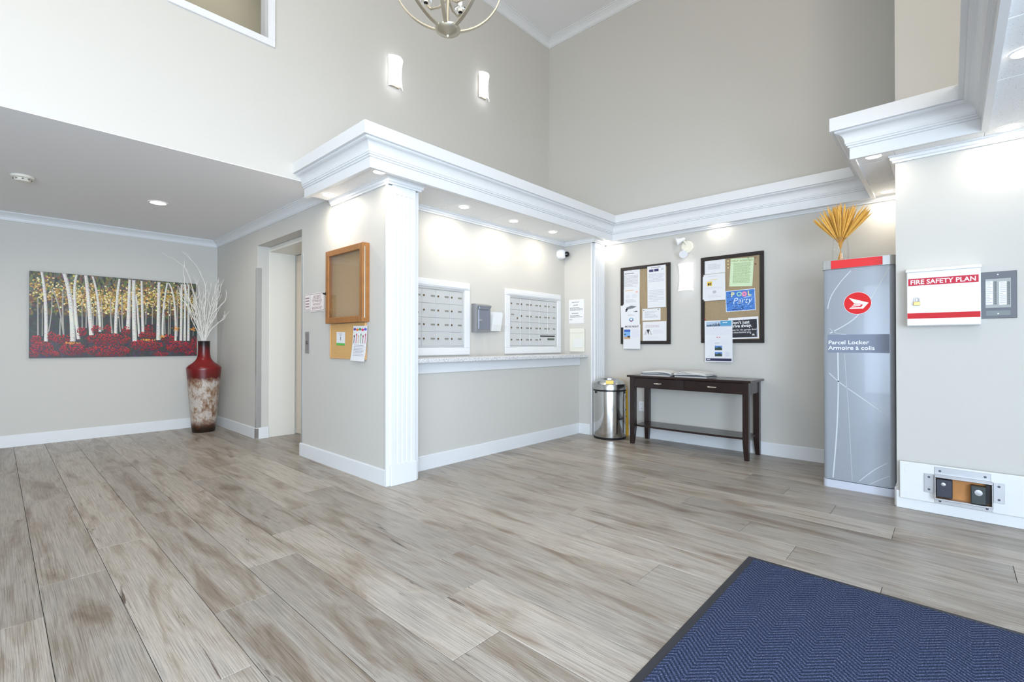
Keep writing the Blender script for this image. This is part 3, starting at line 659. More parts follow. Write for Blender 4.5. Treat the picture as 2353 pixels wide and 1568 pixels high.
# ------------------------------------------------------------------ mail alcove
ct = thing('countertop', 'speckled grey granite ledge running below the mailboxes', 'countertop', (3.627, 3.43, .94))
MB().box(-1.282, 1.28, -.18, .178, .001, .036, .004, 2).build('granite_slab', GRAN, ct)
MB().box(-1.282, 1.28, -.06, -.042, -.098, -.002, .003).build('apron_board', TRIM, ct)
LOCKM = mat('brass_lock', (128, 110, 84), .35, .8); TAGM = mat('number_tag', (150, 148, 138), .5, .4)
def mail_unit(label, xl, xr, z0, z1, cols, rows, special=None, group='wall mailbox units'):
    c = (xl+xr)/2; w, h = xr-xl, z1-z0
    t = thing('mailbox_unit', label, 'mailboxes', (c, YMU, z0))
    f = .072
    fr = MB(); pr = [(-.002, 0), (.012, 0), (.018, .008)]
    fr.box(-w/2-f, w/2+f, -.022, -.001, -f, 0, .005, 2); fr.box(-w/2-f, w/2+f, -.022, -.001, h, h+f, .005, 2); fr.box(-w/2-f, -w/2, -.022, -.001, 0, h, .005, 2); fr.box(w/2, w/2+f, -.022, -.001, 0, h, .005, 2)
    fo = fr.build('white_casing', TRIM, t)
    MB().box(-w/2-.05, w/2+.05, -.028, -.022, h+.012, h+.05, .003).build('casing_bead', TRIM, fo)
    MB().box(-w/2, w/2, -.004, -.001, 0, h).build('back_plate', GREYM, t)
    rail = MB(); rail.box(-w/2, w/2, -.016, -.004, h-.022, h, .001); rail.box(-w/2, w/2, -.016, -.004, 0, .016, .001); rail.box(w/2-.02, w/2, -.016, -.004, .016, h-.022, .001); rail.box(-w/2, -w/2+.008, -.016, -.004, .016, h-.022, .001)
    rail.build('steel_surround', GREYM, t)
    iw, ih = (w-.028)/cols, (h-.038)/rows
    dm = MB().box(-iw/2+.0015, iw/2-.0015, -.012, -.004, .0025, ih-.0025, .0015).mesh('mailbox_door', GREYM)
    lm = MB().lathe([(.004, -.018), (.009, -.0175), (.0095, -.012)], 14, (0, 0, 0), 'Y').mesh('lock', LOCKM, True)
    tm = MB().box(-.024, .024, -.0135, -.012, -.008, .008).mesh('number_tag', TAGM)
    for r in range(rows):
        for cc in range(cols):
            x = -w/2+.008+iw*(cc+.5); z = .016+ih*r
            if special and (cc, r) in special:
                sp = special[(cc, r)]
                if sp == 'skip': continue
                if sp == 'slot':
                    x2 = x+iw/2
                    o = MB().box(-iw+.0015, iw-.0015, -.012, -.004, .0025, ih-.0025, .0015).build('outgoing_door', GREYM, t, False, (x2, 0, z))
                    MB().box(-iw*.85, iw*.85, -.0135, -.012, ih-.026, ih-.012).build('mail_slot', BLACK, o)
                    MB().box(-iw*.02, iw*.80, -.0132, -.012, ih*.50, ih*.68).build('number_tag', mat('green_tag', (92, 104, 92), .5), o)
                    MB().lathe([(.004, -.018), (.009, -.0175), (.0095, -.012)], 14, (-iw*.86, 0, ih*.55), 'Y').build('lock', LOCKM, o, True)
                    continue
                if sp == 'master':
                    o = link_mesh('mailbox_door', dm, t, (x, 0, z)); link_mesh('lock', lm, o, (iw*.22, 0, ih*.32)); MB().box(-iw*.4, -iw*.1, -.0135, -.012, ih*.55, ih*.66).build('number_tag', TAGM, o); continue
            o = link_mesh('mailbox_door', dm, t, (x, 0, z)); link_mesh('lock', lm, o, (-iw*.37, 0, ih*.52)); link_mesh('number_tag', tm, o, (iw*.26, 0, ih*.52))
    return t
mail_unit('wall mailbox unit close to fluted column, behind the granite ledge', 2.50, 3.199, 1.064, 1.643, 4, 4, {(0, 2): 'master'})
mail_unit('wall mailbox unit with black outgoing mail slot, in alcove corner', 3.868, 4.733, 1.064, 1.643, 5, 4, {(0, 2): 'master', (3, 0): 'slot', (4, 0): 'skip'})
# grey drop box
t = thing('drop_box', 'grey metal drop box with keyed door between mailbox units', 'drop box', (3.40, YMU, 1.222))
GB = mat('grey_cast_metal', (150, 152, 154), .42, .35); GD = mat('grey_door_metal', (142, 146, 158), .3, .4)
MB().prism([(-.003, 0), (-.085, 0), (-.085, .25), (-.10, .262), (-.10, .275), (-.05, .292), (-.003, .292)], -.098, .098, 'X').build('body', GB, t)
dd = MB().box(-.078, .082, -.093, -.085, .03, .228, .003).build('door', GD, t)
MB().lathe([(.004, -.108), (.012, -.105), (.014, -.093)], 18, (-.055, 0, .12), 'Y').build('lock', STEEL, dd, True)
MB().box(-.07, .075, -.098, -.085, .236, .262, .003).build('letter_flap', GD, t)
# paper holder
t = thing('form_holder', 'white forms in a clear acrylic wall holder beside the drop box', 'paper holder', (3.635, YMU, 1.235))
mb = MB(); mb.box(-.10, .10, -.004, -.001, 0, .19); mb.prism([(-.004, 0), (-.075, 0), (-.095, .07), (-.092, .07), (-.073, .003), (-.004, .003)], -.10, .10, 'X'); mb.build('acrylic_pocket', GLASSP, t)
for i in range(5):
    y = -.012-.009*i; l = .205-.012*(i % 3)
    MB().add([(-.092+.002*i, y, .004), (.05, y-.002, .004), (.045, y-.028-.004*i, l), (-.09, y-.022-.004*i, l), (-.092+.002*i, y+.003, .004), (.05, y+.001, .004), (.045, y-.026-.004*i, l), (-.09, y-.020-.004*i, l)], [(0,1,2,3),(7,6,5,4),(0,4,5,1),(1,5,6,2),(2,6,7,3),(3,7,4,0)]).build('form_sheet', PAPER, t)
# dome camera
t = thing('dome_camera', 'white dome security camera with dark lens in alcove corner', 'security camera', (4.80, YMU, 2.225))
MB().lathe([(.062, -.001), (.064, -.02), (.060, -.045), (.052, -.07), (.03, -.083), (.001, -.086)], 28, (0, 0, 0), 'Y').build('housing', WHITEM, t, True)
MB().lathe([(.036, 0), (.036, .012), (.034, .03), (.026, .043), (.012, .05), (.001, .051)], 24, (0, 0, 0), 'Z').build('lens_dome', mat('dark_dome', (16, 16, 18), .08, coat=.5), t, True)
c_ = t.children[-1]; c_.location = (.03, -.072, -.004); c_.rotation_euler = (math.radians(80), 0, math.radians(28))
# side wall notice + panel
def p_note(k, w, h, y):
    k.lines(-w*.3, w*.36, h*.90, h*.84, 1, y, (150, 150, 154), .5); k.lines(-w*.2, w*.2, h*.78, h*.73, 1, y, (90, 90, 94), .6); k.lines(-w*.42, w*.42, h*.66, h*.52, 3, y, G, .45); k.lines(-w*.3, w*.3, h*.43, h*.38, 1, y, G, .5); k.lines(-w*.4, w*.4, h*.33, h*.22, 2, y, G, .4); k.lines(-w*.44, -w*.2, h*.17, h*.13, 1, y, G, .5)
sheet('notice_sheet', 'white printed notice taped in alcove beside the mailboxes', 'notice', XS, 3.428, 1.36, .228, .298, p_note)
t = thing('wall_panel', 'cream plastic wall panel below the alcove notice', 'wall panel', (XS, 3.41, 1.005), RX)
CREAM = mat('cream_plastic', (222, 220, 208), .5)
MB().box(-.112, .112, -.022, -.001, 0, .29, .006, 2).build('body', CREAM, t)
MB().box(-.105, .105, -.026, -.022, .235, .255, .002).build('top_ridge', CREAM, t)
MB().box(-.05, .10, -.025, -.022, .05, .165, .003).build('cover_plate', mat('pale_grey_plastic', (222, 222, 218), .4), t)

# ------------------------------------------------------------------ back wall: cork boards, papers
def cork(label, xl, xr, yt, yb, name='framed_corkboard'):
    cy, cz, w, h = rectX(xl, xr, yt, yb, XB-.025)
    t = thing(name, label, 'cork board', (XB, cy, cz), RX)
    f = .038
    for nm, b_ in (('frame_rail', (-w/2, w/2, 0, f)), ('frame_rail', (-w/2, w/2, h-f, h)), ('frame_stile', (-w/2, -w/2+f, f, h-f)), ('frame_stile', (w/2-f, w/2, f, h-f))):
        MB().box(b_[0], b_[1], -.026, -.001, b_[2], b_[3], .003).build(nm, BFRAME, t)
    MB().box(-w/2+f, w/2-f, -.014, -.001, f, h-f).build('cork_panel', CORK, t)
    return t
cork('black framed corkboard crowded with white notices, beside the fluted column', 1426, 1539.5, 609.5, 791)
cork('black framed corkboard with green and blue posters above the console table', 1610.5, 1755, 584.3, 788.5)
XP = XB - .014
def zoomA(x, y): return 1410+x/7.13, 590+y/7.13
def zoomB(x, y): return 1600+x/5.806, 570+y/5.806
def noteA(name, label, box, paint, lay=1, rot=0, base=(226, 226, 228), Z=zoomA, cat='notice', curl=0):
    (xl, yt), (xr, yb) = Z(box[0], box[1]), Z(box[2], box[3])
    r = rectX(xl, xr, yt, yb, XP)
    return sheet(name, label, cat, XP, *r, paint, rot, -.0012*lay, base, curl)
def p_a1(k, w, h, y): k.poly([(-.012, h*.88), (0, h*.93), (.012, h*.88), (0, h*.90)], y, (196, 170, 150)); k.lines(-w*.36, w*.36, h*.78, h*.73, 1, y, (110, 106, 106), .7); k.lines(-w*.42, w*.4, h*.66, h*.05, 10, y, (172, 172, 176), .35, .4, 2)
def p_a2(k, w, h, y): k.lines(-w*.3, w*.3, h*.90, h*.84, 1, y, (222, 178, 130), .7); k.rect(w*.28, w*.4, h*.72, h*.8, y, (236, 180, 160)); k.disc(-w*.18, h*.52, w*.14, h*.12, y, (216, 218, 222)); k.disc(w*.2, h*.54, w*.15, h*.12, y, (216, 218, 222)); k.lines(-w*.3, w*.3, h*.34, h*.15, 3, y, (176, 176, 180))
def p_a3(k, w, h, y):
    k.poly([(-w*.36, h*.72), (-w*.28, h*.86), (0, h*.93), (w*.32, h*.88), (w*.1, h*.80), (-w*.1, h*.78)], y, (116, 124, 126)); k.poly([(-w*.36, h*.64), (-w*.26, h*.66), (-w*.2, h*.8), (-w*.34, h*.78)], y, (88, 94, 98)); k.poly([(w*.1, h*.64), (w*.36, h*.62), (w*.34, h*.68)], y, (70, 74, 78))
    k.lines(-w*.2, w*.2, h*.52, h*.44, 2, y, (170, 170, 176)); k.disc(0, h*.27, w*.14, h*.09, y, (110, 160, 190)); k.poly([(-w*.13, h*.26), (w*.13, h*.26), (0, h*.16)], y-.0002, (150, 90, 130)); k.disc(0, h*.28, w*.06, h*.045, y-.0004, (236, 240, 244))
def p_a4(k, w, h, y):
    k.text('MOVIE NIGHT', -w*.40, h*.885, .031, y, (44, 42, 48), 'LEFT', .02, .92)
    k.rect(-w*.46, -w*.08, h*.44, h*.80, y, (120, 168, 224)); k.rect(-w*.46, -w*.08, h*.70, h*.80, y-.0002, (62, 98, 176)); k.poly([(-w*.46, h*.40), (-w*.08, h*.40), (-w*.08, h*.50), (-w*.2, h*.56), (-w*.34, h*.47), (-w*.46, h*.53)], y-.0003, (196, 160, 128)); k.disc(-w*.17, h*.50, w*.09, h*.035, y-.0004, (72, 66, 58)); k.disc(-w*.40, h*.60, w*.04, h*.025, y-.0004, (40, 44, 50))
    k.lines(0, w*.44, h*.80, h*.46, 9, y, (206, 204, 226), .35)
def p_b1(k, w, h, y): k.lines(-w*.3, w*.4, h*.97, h*.945, 1, y, (140, 140, 148), .7); k.rect(-w*.40, -w*.16, h*.86, h*.92, y, (70, 66, 110)); k.rect(-w*.12, w*.12, h*.865, h*.925, y, (60, 58, 100)); k.rect(w*.26, w*.38, h*.88, h*.935, y, (196, 200, 206)); k.part('printed_table').lines(-w*.42, w*.42, h*.81, h*.60, 6, y, (190, 190, 206), .4, .2, 5); k.part('printed_text').lines(-w*.4, w*.4, h*.42, h*.13, 8, y, (196, 196, 204), .4, .5, 6)
def p_b2(k, w, h, y): k.lines(-w*.36, w*.36, h*.74, h*.2, 6, y, (176, 178, 188), .35, .6, 7); k.disc(-w*.42, h*.86, .006, .006, y-.0015, (60, 60, 66)); k.disc(w*.38, h*.9, .006, .006, y-.0015, (60, 60, 66))
def p_b3(k, w, h, y):
    k.lines(-w*.36, w*.40, h*.82, h*.74, 1, y, (214, 190, 196), .5); k.lines(-w*.4, w*.42, h*.74, h*.66, 1, y, (190, 176, 186), .4)
    k.part('printed_picture')
    for s_ in (-1, 1): k.poly([(-w*.26+s_*w*.05, h*.56), (-w*.26+s_*w*.12, h*.50), (-w*.26+s_*w*.165, h*.32), (-w*.26+s_*w*.09, h*.31)], y, (198, 192, 198))
    k.disc(-w*.26, h*.56, w*.08, h*.04, y-.0002, (96, 96, 100)); k.poly([(-w*.31, h*.55), (-w*.21, h*.55), (-w*.26, h*.31)], y-.0003, (28, 28, 30)); k.part('printed_text').lines(-w*.05, w*.4, h*.56, h*.34, 4, y, (206, 206, 220), .35); k.lines(-w*.3, w*.3, h*.2, h*.1, 2, y, (216, 212, 222), .4)
noteA('notice_sheet', 'uppermost white notice of the stacked column on left corkboard half', (143, 200, 428, 520), p_a1, 1, .012)
noteA('notice_sheet', 'white notice with small orange heading below the uppermost notice', (143, 520, 428, 800), p_a2, 2.2)
noteA('notice_sheet', 'white notice edge tucked behind the bridge drawing flyer', (132, 805, 200, 1160), lambda k, w, h, y: None, 11.6, -.02)
noteA('flyer', 'white flyer with grey sketch of a boat and coloured ring emblem', (165, 780, 438, 1130), p_a3, 12, cat='flyer')
noteA('flyer', 'white movie night flyer with beach picture hanging below the frame', (168, 1115, 446, 1512), p_a4, 13.5, cat='flyer', rot=.01)
noteA('notice_sheet', 'long white notice with dark blue logos beside bare cork strip', (563, 150, 865, 836), p_b1, 11, -.004)
noteA('notice_sheet', 'small blank-looking white card pinned between the long notice and suit flyer', (472, 850, 770, 1046), p_b2, 1.4)
noteA('flyer', 'white flyer with black tie and suit picture at corkboard bottom', (486, 1064, 874, 1380), p_b3, 12.5, cat='flyer')
def p_c1(k, w, h, y): k.lines(-w*.3, w*.28, h*.72, h*.28, 5, y, (170, 172, 182), .3, .3, 8)
def p_c2(k, w, h, y): k.lines(-w*.3, w*.3, h*.93, h*.88, 1, y, (204, 204, 210), .4); k.lines(-w*.2, w*.25, h*.80, h*.75, 1, y, (226, 206, 160), .6); k.rect(-w*.34, -w*.10, h*.56, h*.73, y, (236, 200, 90)); k.rect(-w*.30, -w*.22, h*.58, h*.67, y-.0002, (60, 50, 40)); k.rect(-w*.19, -w*.14, h*.58, h*.68, y-.0002, (80, 60, 40)); k.lines(-w*.4, w*.4, h*.50, h*.42, 2, y, (206, 206, 214), .3); k.disc(0, h*.32, w*.09, h*.06, y, (190, 192, 198)); k.lines(-w*.3, w*.3, h*.2, h*.1, 2, y, (210, 210, 216), .4)
def p_c3(k, w, h, y): k.text('HELP WANTED', 0, h*.88, .030, y, (158, 164, 104), 'CENTER', .01); k.lines(-w*.36, w*.38, h*.83, h*.10, 19, y, (150, 168, 112), .42, .25, 9)
def p_c4(k, w, h, y):
    k.rect(-w/2+.006, w/2-.006, .006, h-.006, y, (76, 128, 206)); r = random.Random(5)
    for i in range(150):
        x, z = r.uniform(-w*.44, w*.44), r.uniform(h*.06, h*.92); c = r.choice([(108, 158, 226), (58, 108, 188), (140, 186, 238), (90, 142, 216)])
        k.stroke([(x, z), (x+r.uniform(-.02, .02), z+r.uniform(-.008, .008)), (x+r.uniform(-.03, .03), z+r.uniform(-.014, .014))], .004, y-.0002, c)
    k.text('P', -w*.31, h*.70, .066, y-.0006, (240, 236, 170), 'LEFT', .03); k.text('O', -w*.12, h*.70, .066, y-.0006, (170, 222, 190), 'LEFT', .03); k.text('L', w*.255, h*.70, .066, y-.0006, (240, 232, 160), 'LEFT', .03)
    k.disc(w*.145, h*.785, w*.092, h*.125, y-.0006, (226, 120, 170)); k.disc(w*.145, h*.785, w*.066, h*.09, y-.0007, (240, 170, 200)); k.disc(w*.145, h*.785, w*.045, h*.06, y-.0008, (226, 110, 160)); k.disc(w*.145, h*.785, w*.024, h*.032, y-.0009, (90, 142, 216))
    k.text('Party', -w*.27, h*.36, .088, y-.0006, (232, 240, 252), 'LEFT', -.01, 1, .3); k.stroke([(w*.12, h*.62), (w*.40, h*.66)], .004, y-.0006, (232, 240, 252))
    k.lines(-w*.3, w*.2, h*.10, h*.06, 1, y-.0006, (30, 54, 110), .8)
def p_c5(k, w, h, y):
    k.rect(-w/2+.01, w/2-.014, .014, h-.026, y, (46, 46, 52))
    x = -w*.43
    k.text("Don't just", x, h*.70, .046, y-.0004, (240, 240, 240), 'LEFT', .02); k.text('drive away.', x, h*.54, .046, y-.0004, (240, 240, 240), 'LEFT', .02)
    k.text('Look for the garage door', x, h*.385, .0245, y-.0004, (228, 228, 228), 'LEFT', .01); k.text('to close behind you.', x, h*.27, .0245, y-.0004, (228, 228, 228), 'LEFT', .01)
    k.poly([(w*.20, h*.24), (w*.25, h*.25), (w*.24, h*.20)], y-.0004, (236, 236, 236)); k.rect(w*.29, w*.305, h*.12, h*.2, y-.0004, (236, 236, 236)); k.disc(w*.315, h*.18, .007, .008, y-.0004, (236, 236, 236)); k.rect(w*.345, w*.36, h*.12, h*.2, y-.0004, (236, 236, 236))
    k.rect(w*.425, w*.455, .016, h*.50, y-.0003, (112, 112, 130))
def p_c6(k, w, h, y):
    k.rect(-w*.44, w*.08, h*.85, h*.975, y, (176, 196, 216))
    r = random.Random(8)
    for i in range(14): x = -w*.42+w*.5*i/14; k.rect(x, x+w*.03, h*.86, h*(.89+.06*r.random()), y-.0002, r.choice([(60, 80, 110), (90, 100, 110), (40, 60, 90)]))
    k.rect(w*.08, w*.47, h*.87, h*.985, y, (84, 156, 196)); k.rect(w*.08, w*.47, h*.85, h*.87, y, (150, 170, 210)); k.lines(w*.16, w*.38, h*.955, h*.93, 1, y-.0002, (236, 242, 248), .8)
    k.part('printed_text').lines(-w*.44, w*.44, h*.81, h*.64, 8, y, (214, 212, 226), .3, .3, 3); k.part('printed_mark').rect(-w*.06, -w*.02, h*.585, h*.605, y, (200, 60, 60)); k.rect(-.003, .003, h*.59, h*.60, y, (200, 60, 60)); k.rect(w*.03, w*.07, h*.585, h*.605, y, (200, 60, 60))
    k.part('printed_text').lines(-w*.4, w*.4, h*.53, h*.40, 5, y, (222, 218, 228), .3, .5, 4); k.lines(-w*.12, w*.1, h*.46, h*.44, 1, y, (150, 150, 160), .6)
    for z in (.285, .135): k.part('printed_photo').rect(-w*.13, w*.13, h*z, h*(z+.105), y, (84, 128, 196)); k.poly([(-w*.13, h*z), (w*.13, h*z), (w*.13, h*(z+.05)), (w*.03, h*(z+.08)), (-w*.06, h*(z+.05)), (-w*.13, h*(z+.07))], y-.0002, (54, 70, 62))
    k.part('printed_text').lines(w*.24, w*.4, h*.24, h*.12, 5, y, (190, 196, 214), .4); k.part('footer_band').rect(-w*.46, w*.46, h*.025, h*.085, y, (48, 44, 78)); k.lines(-w*.42, -w*.26, h*.07, h*.045, 1, y-.0002, (220, 220, 232), .9)
noteA('notice_sheet', 'white landscape notice in the corner of the poster corkboard', (100, 165, 387, 342), p_c1, 1.2, -.012, Z=zoomB)
noteA('notice_sheet', 'white sheet edge tucked behind the notice with small yellow picture', (90, 385, 140, 690), lambda k, w, h, y: None, 11, .01, Z=zoomB)
noteA('notice_sheet', 'white notice with small yellow picture on the poster corkboard', (108, 348, 395, 702), p_c2, 12, -.01, Z=zoomB)
noteA('poster', 'pale green tilted help wanted sheet on cork', (440, 137, 748, 512), p_c3, 1.6, .055, (208, 228, 190), zoomB, 'poster')
noteA('poster', 'blue water pool party poster with white lettering', (398, 558, 793, 842), p_c4, 1.6, -.03, (236, 240, 246), zoomB, 'poster')
noteA('poster', 'black poster warning do not just drive away', (440, 925, 842, 1212), p_c5, 12.5, -.03, (232, 232, 234), zoomB, 'poster')
noteA('flyer', 'long white flyer with city photo and dark footer hanging below frame', (122, 968, 492, 1522), p_c6, 14, -.006, (226, 226, 230), zoomB, 'flyer')
def pin(x, y, rgb, label, Z=zoomB, lay=.003):
    p = onX(*Z(x, y), XP)
    t = MB().lathe([(.003, -.001-lay), (.003, -.006-lay), (.0065, -.009-lay), (.0065, -.013-lay), (.001, -.015-lay)], 10, (0, 0, 0), 'Y').build('push_pin', mat('pin_%d_%d_%d' % rgb, rgb, .3), None, True, (XP, p.y, p.z), RX)
    tag(t, label, 'push pin', 'push pins on the corkboards')
for y, nm_ in ((178, 'uppermost'), (222, 'middle'), (268, 'lowest')): pin(430, y, (236, 220, 150), nm_ + ' of three pale yellow push pins in a row beside green sheet')
pin(795, 130, (150, 96, 50), 'orange brown push pin in bare cork above the dark red pin'); pin(795, 215, (110, 44, 36), 'dark red push pin in bare cork beside the green sheet')
pin(700, 132, (120, 160, 110), 'green push pin at top edge of the green sheet'); pin(122, 955, (190, 40, 60), 'red push pin above the city flyer corner')

# emergency light
p = onX(1580, 568, XB)
t = thing('emergency_light', 'cream twin-head emergency light on round wall plate', 'emergency light', (XB, p.y, p.z), RX)
CRW = mat('cream_enamel', (236, 232, 216), .45)
MB().lathe([(.068, -.001), (.068, -.018), (.06, -.026), (.001, -.028)], 32, (0, 0, 0), 'Y').build('wall_plate', CRW, t, True)
def head(px, pz, rx_, rz_, nm):
    o = MB().lathe([(.018, .03), (.02, .0), (.026, -.02), (.042, -.055), (.044, -.066), (.038, -.066)], 22, (0, 0, 0), 'Y').build(nm, WHITEM, t, True)
    o.location = (px, -.075, pz); o.rotation_euler = (rx_, 0, rz_)
    MB().lathe([(.001, -.060), (.038, -.062)], 22, (0, 0, 0), 'Y', False).build('reflector', STEEL, o, True)
head(-.03, .075, math.radians(20), math.radians(-62), 'lamp_head'); head(-.02, -.06, math.radians(35), math.radians(25), 'lamp_head')
MB().tube([(0, -.02, .02), (-.01, -.05, .05), (-.025, -.07, .07)], .009, 8).tube([(0, -.02, -.02), (-.01, -.05, -.04), (-.018, -.07, -.055)], .009, 8).build('swivel_arm', CRW, t)

# wall sconces
SCG = mat('opal_glass', (250, 250, 252), .4, emit=(240, 243, 255), estr=1.1)
def sconce(label, loc, rz, power, w=.17, h=.30):
    t = thing('wall_sconce', label, 'wall light', loc, rz, None)
    MB().box(-w*.36, w*.36, -.02, -.001, -h*.42, h*.42, .003).build('back_plate', NICKEL, t)
    mb = MB(); nx, nz = 10, 8; vs_ = []
    def pt_(i, j, o):
        u = -1+2*i/nx; v = -1+2*j/nz
        ww = w/2*(1-.12*(1-v*v))
        return (u*ww, -.04-.055*(1-u*u*.9)+o + .012*(1-v*v), v*h/2)
    for o in (0, .004):
        vs_ += [pt_(i, j, o) for j in range(nz+1) for i in range(nx+1)]
    n1_ = (nx+1)*(nz+1); fs_ = []
    for j in range(nz):
        for i in range(nx):
            a = j*(nx+1)+i; fs_ += [(a, a+1, a+nx+2, a+nx+1), (n1_+a, n1_+a+nx+1, n1_+a+nx+2, n1_+a+1)]
    for j in range(nz):
        a = j*(nx+1); fs_ += [(a, a+nx+1, n1_+a+nx+1, n1_+a)]; a += nx; fs_ += [(a, n1_+a, n1_+a+nx+1, a+nx+1)]
    for i in range(nx):
        a = i; fs_ += [(a, n1_+a, n1_+a+1, a+1)]; a = nz*(nx+1)+i; fs_ += [(a, a+1, n1_+a+1, n1_+a)]
    mb.add(vs_, fs_).build('opal_shade', SCG, t, True)
    l = bpy.data.lights.new('sconce_bulb', 'POINT'); l.energy = power; l.shadow_soft_size = .03; l.color = (.86, .88, 1)
    lo = bpy.data.objects.new('sconce_bulb', l); COL.objects.link(lo); lo.parent = t; lo.location = (0, -.035, 0)
sconce('curved opal wall light close to the chandelier on the high wall, the lower one', (2.69, YU, 3.80), 0, .35)
sconce('curved opal wall light nearer the high room corner, the upper one', (3.91, YU, 4.15), 0, .35)
p = onX(1575, 637, XB-.05); sconce('curved opal wall light between the two corkboards', (XB, p.y, p.z), RX, .2)

# ------------------------------------------------------------------ console table
t = thing('console_table', 'dark espresso console table with two drawers and low shelf', 'table', (4.985, 2.01, 0), RX)
hw, hd = .615, .195     # half width (world Y), half depth
MB().box(-hw-.03, hw+.03, -hd-.02, hd+.012, .735, .757, .004, 2).build('table_top', ESP, t)
ap = MB(); ap.box(-hw+.01, hw-.01, -hd+.012, -hd+.03, .622, .728); ap.box(-hw+.01, hw-.01, hd-.03, hd-.012, .622, .728); ap.box(-hw+.008, -hw+.026, -hd+.03, hd-.03, .622, .728); ap.box(hw-.026, hw-.008, -hd+.03, hd-.03, .622, .728); ap.box(-hw+.03, hw-.03, -hd+.03, hd-.03, .724, .735)
ap.build('apron', ESP, t)
for sx in (-1, 1):
    c = sx*(hw-.05)/2
    d_ = MB().box(c-(hw-.05)/2+.003, c+(hw-.05)/2-.003, -hd+.002, -hd+.012, .626, .726, .002).build('drawer', ESP, t)
    hx = c - .0
    MB().tube([(hx-.045, -hd+.002, .677), (hx-.04, -hd-.012, .677), (hx-.02, -hd-.017, .676), (hx+.02, -hd-.017, .676), (hx+.04, -hd-.012, .677), (hx+.045, -hd+.002, .677)], [.004, .0055, .0075, .0075, .0055, .004], 8).build('handle', mat('satin_nickel', (214, 210, 202), .25, 1), d_, True)
def leg(sx, sy):
    x0, y0 = sx*(hw-.027), sy*(hd-.027); a = .027
    mb = MB(); sec = [(0, .72), (.10, .9), (.17, 1.0), (.735, 1.0)]; rings = []
    for z, k in sec:
        xi, yi = x0+sx*a-sx*2*a*k, y0+sy*a-sy*2*a*k
        rings.append([(x0+sx*a, y0+sy*a, z), (xi, y0+sy*a, z), (xi, yi, z), (x0+sx*a, yi, z)])
    vs_ = [p_ for r in rings for p_ in r]; fs_ = [(0, 1, 2, 3), (12, 13, 14, 15)]
    for i in range(3):
        for j in range(4): fs_.append((4*i+j, 4*i+(j+1) % 4, 4*i+4+(j+1) % 4, 4*i+4+j))
    mb.add(vs_, fs_).build('leg', ESP, t)
for sx in (-1, 1):
    for sy in (-1, 1): leg(sx, sy)
MB().prism([(-hw+.03, -hd+.055), (-hw*.5, -hd+.035), (0, -hd+.03), (hw*.5, -hd+.035), (hw-.03, -hd+.055), (hw-.03, hd-.03), (-hw+.03, hd-.03)], .187, .207).build('shelf', ESP, t)
# newspapers
NEWS = mat('newsprint', (214, 212, 208), .9, vary=.12, vscale=40); NEWSD = mat('newsprint_dark', (104, 106, 112), .9, vary=.3, vscale=60)
def newspaper(label, x, y, rz, w, d_, layers, dark, seed):
    r = random.Random(seed)
    t = thing('newspaper', label, 'newspaper', (x, y, .7575), rz); z = 0
    for i in range(layers):
        mb = MB(); n = 8; th = .0095; ph = r.uniform(0, 6); amp = r.uniform(.002, .006)*(i/layers)
        top, bot = [], []; dx, dy = r.uniform(-.012, .012), r.uniform(-.01, .01)
        ww, dd_ = w*r.uniform(.92, 1), d_*r.uniform(.92, 1)
        for a in range(n+1):
            u = -ww/2+ww*a/n; lift = amp*(1+math.sin(ph+a*.9)) + (.012*max(0, (a/n-.75))*i/layers if dark else .012*max(0, .25-a/n)*i/layers)
            for v in (-dd_/2, dd_/2): q_ = a/n; fz = .30+.70*math.sin(PI*(.08+.80*(q_ if dark[0] == 1 and len(dark) > 1 and dark[1] == 2 else 1-q_))) * (1 if v > 0 else .8); top.append((u+dx, v+dy, z*fz+lift+th*.8)); bot.append((u+dx, v+dy, z*fz+lift*.8))
        k = len(top); fs_ = []
        for a in range(n): q = 2*a; fs_ += [(q, q+2, q+3, q+1), (k+q, k+q+1, k+q+3, k+q+2), (q, k+q, k+q+2, q+2), (q+1, q+3, k+q+3, k+q+1)]
        fs_ += [(0, 1, k+1, k), (k-2, 2*k-2, 2*k-1, k-1)]
        mb.add(top+bot, fs_).build('folded_section', NEWSD if (i in dark) else NEWS, t, False); z += th+.0006
    ik = Ink(); ik.lines(-w*.4, w*.4, .0, -.0, 1, 0, G)
    return t
newspaper('folded newspaper bundle on console table close to the trash can', 4.972, 2.352, RX+.06, .33, .25, 6, (1, 3), 2)
newspaper('folded newspaper bundle with dark inner pages, on the middle of console table', 4.965, 1.972, RX-.06, .35, .25, 6, (1, 2), 5)
# outlet
cy, cz, w, h = rectX(1467, 1477.5, 923, 946, XB)
t = thing('wall_outlet', 'white double wall outlet behind the console table leg', 'outlet', (XB, 2.70, .305), RX)
MB().box(-.035, .035, -.006, -.001, 0, .115, .003).build('cover_plate', WHITEM, t)
for z in (.032, .083):
    o = MB().lathe([(.016, -.006), (.015, -.009)], 16, (0, 0, z), 'Y').build('socket', WHITEM, t)
    MB().box(-.007, -.004, -.0095, -.008, z-.004, z+.006).box(.004, .007, -.0095, -.008, z-.004, z+.006).build('slots', BLACK, o)

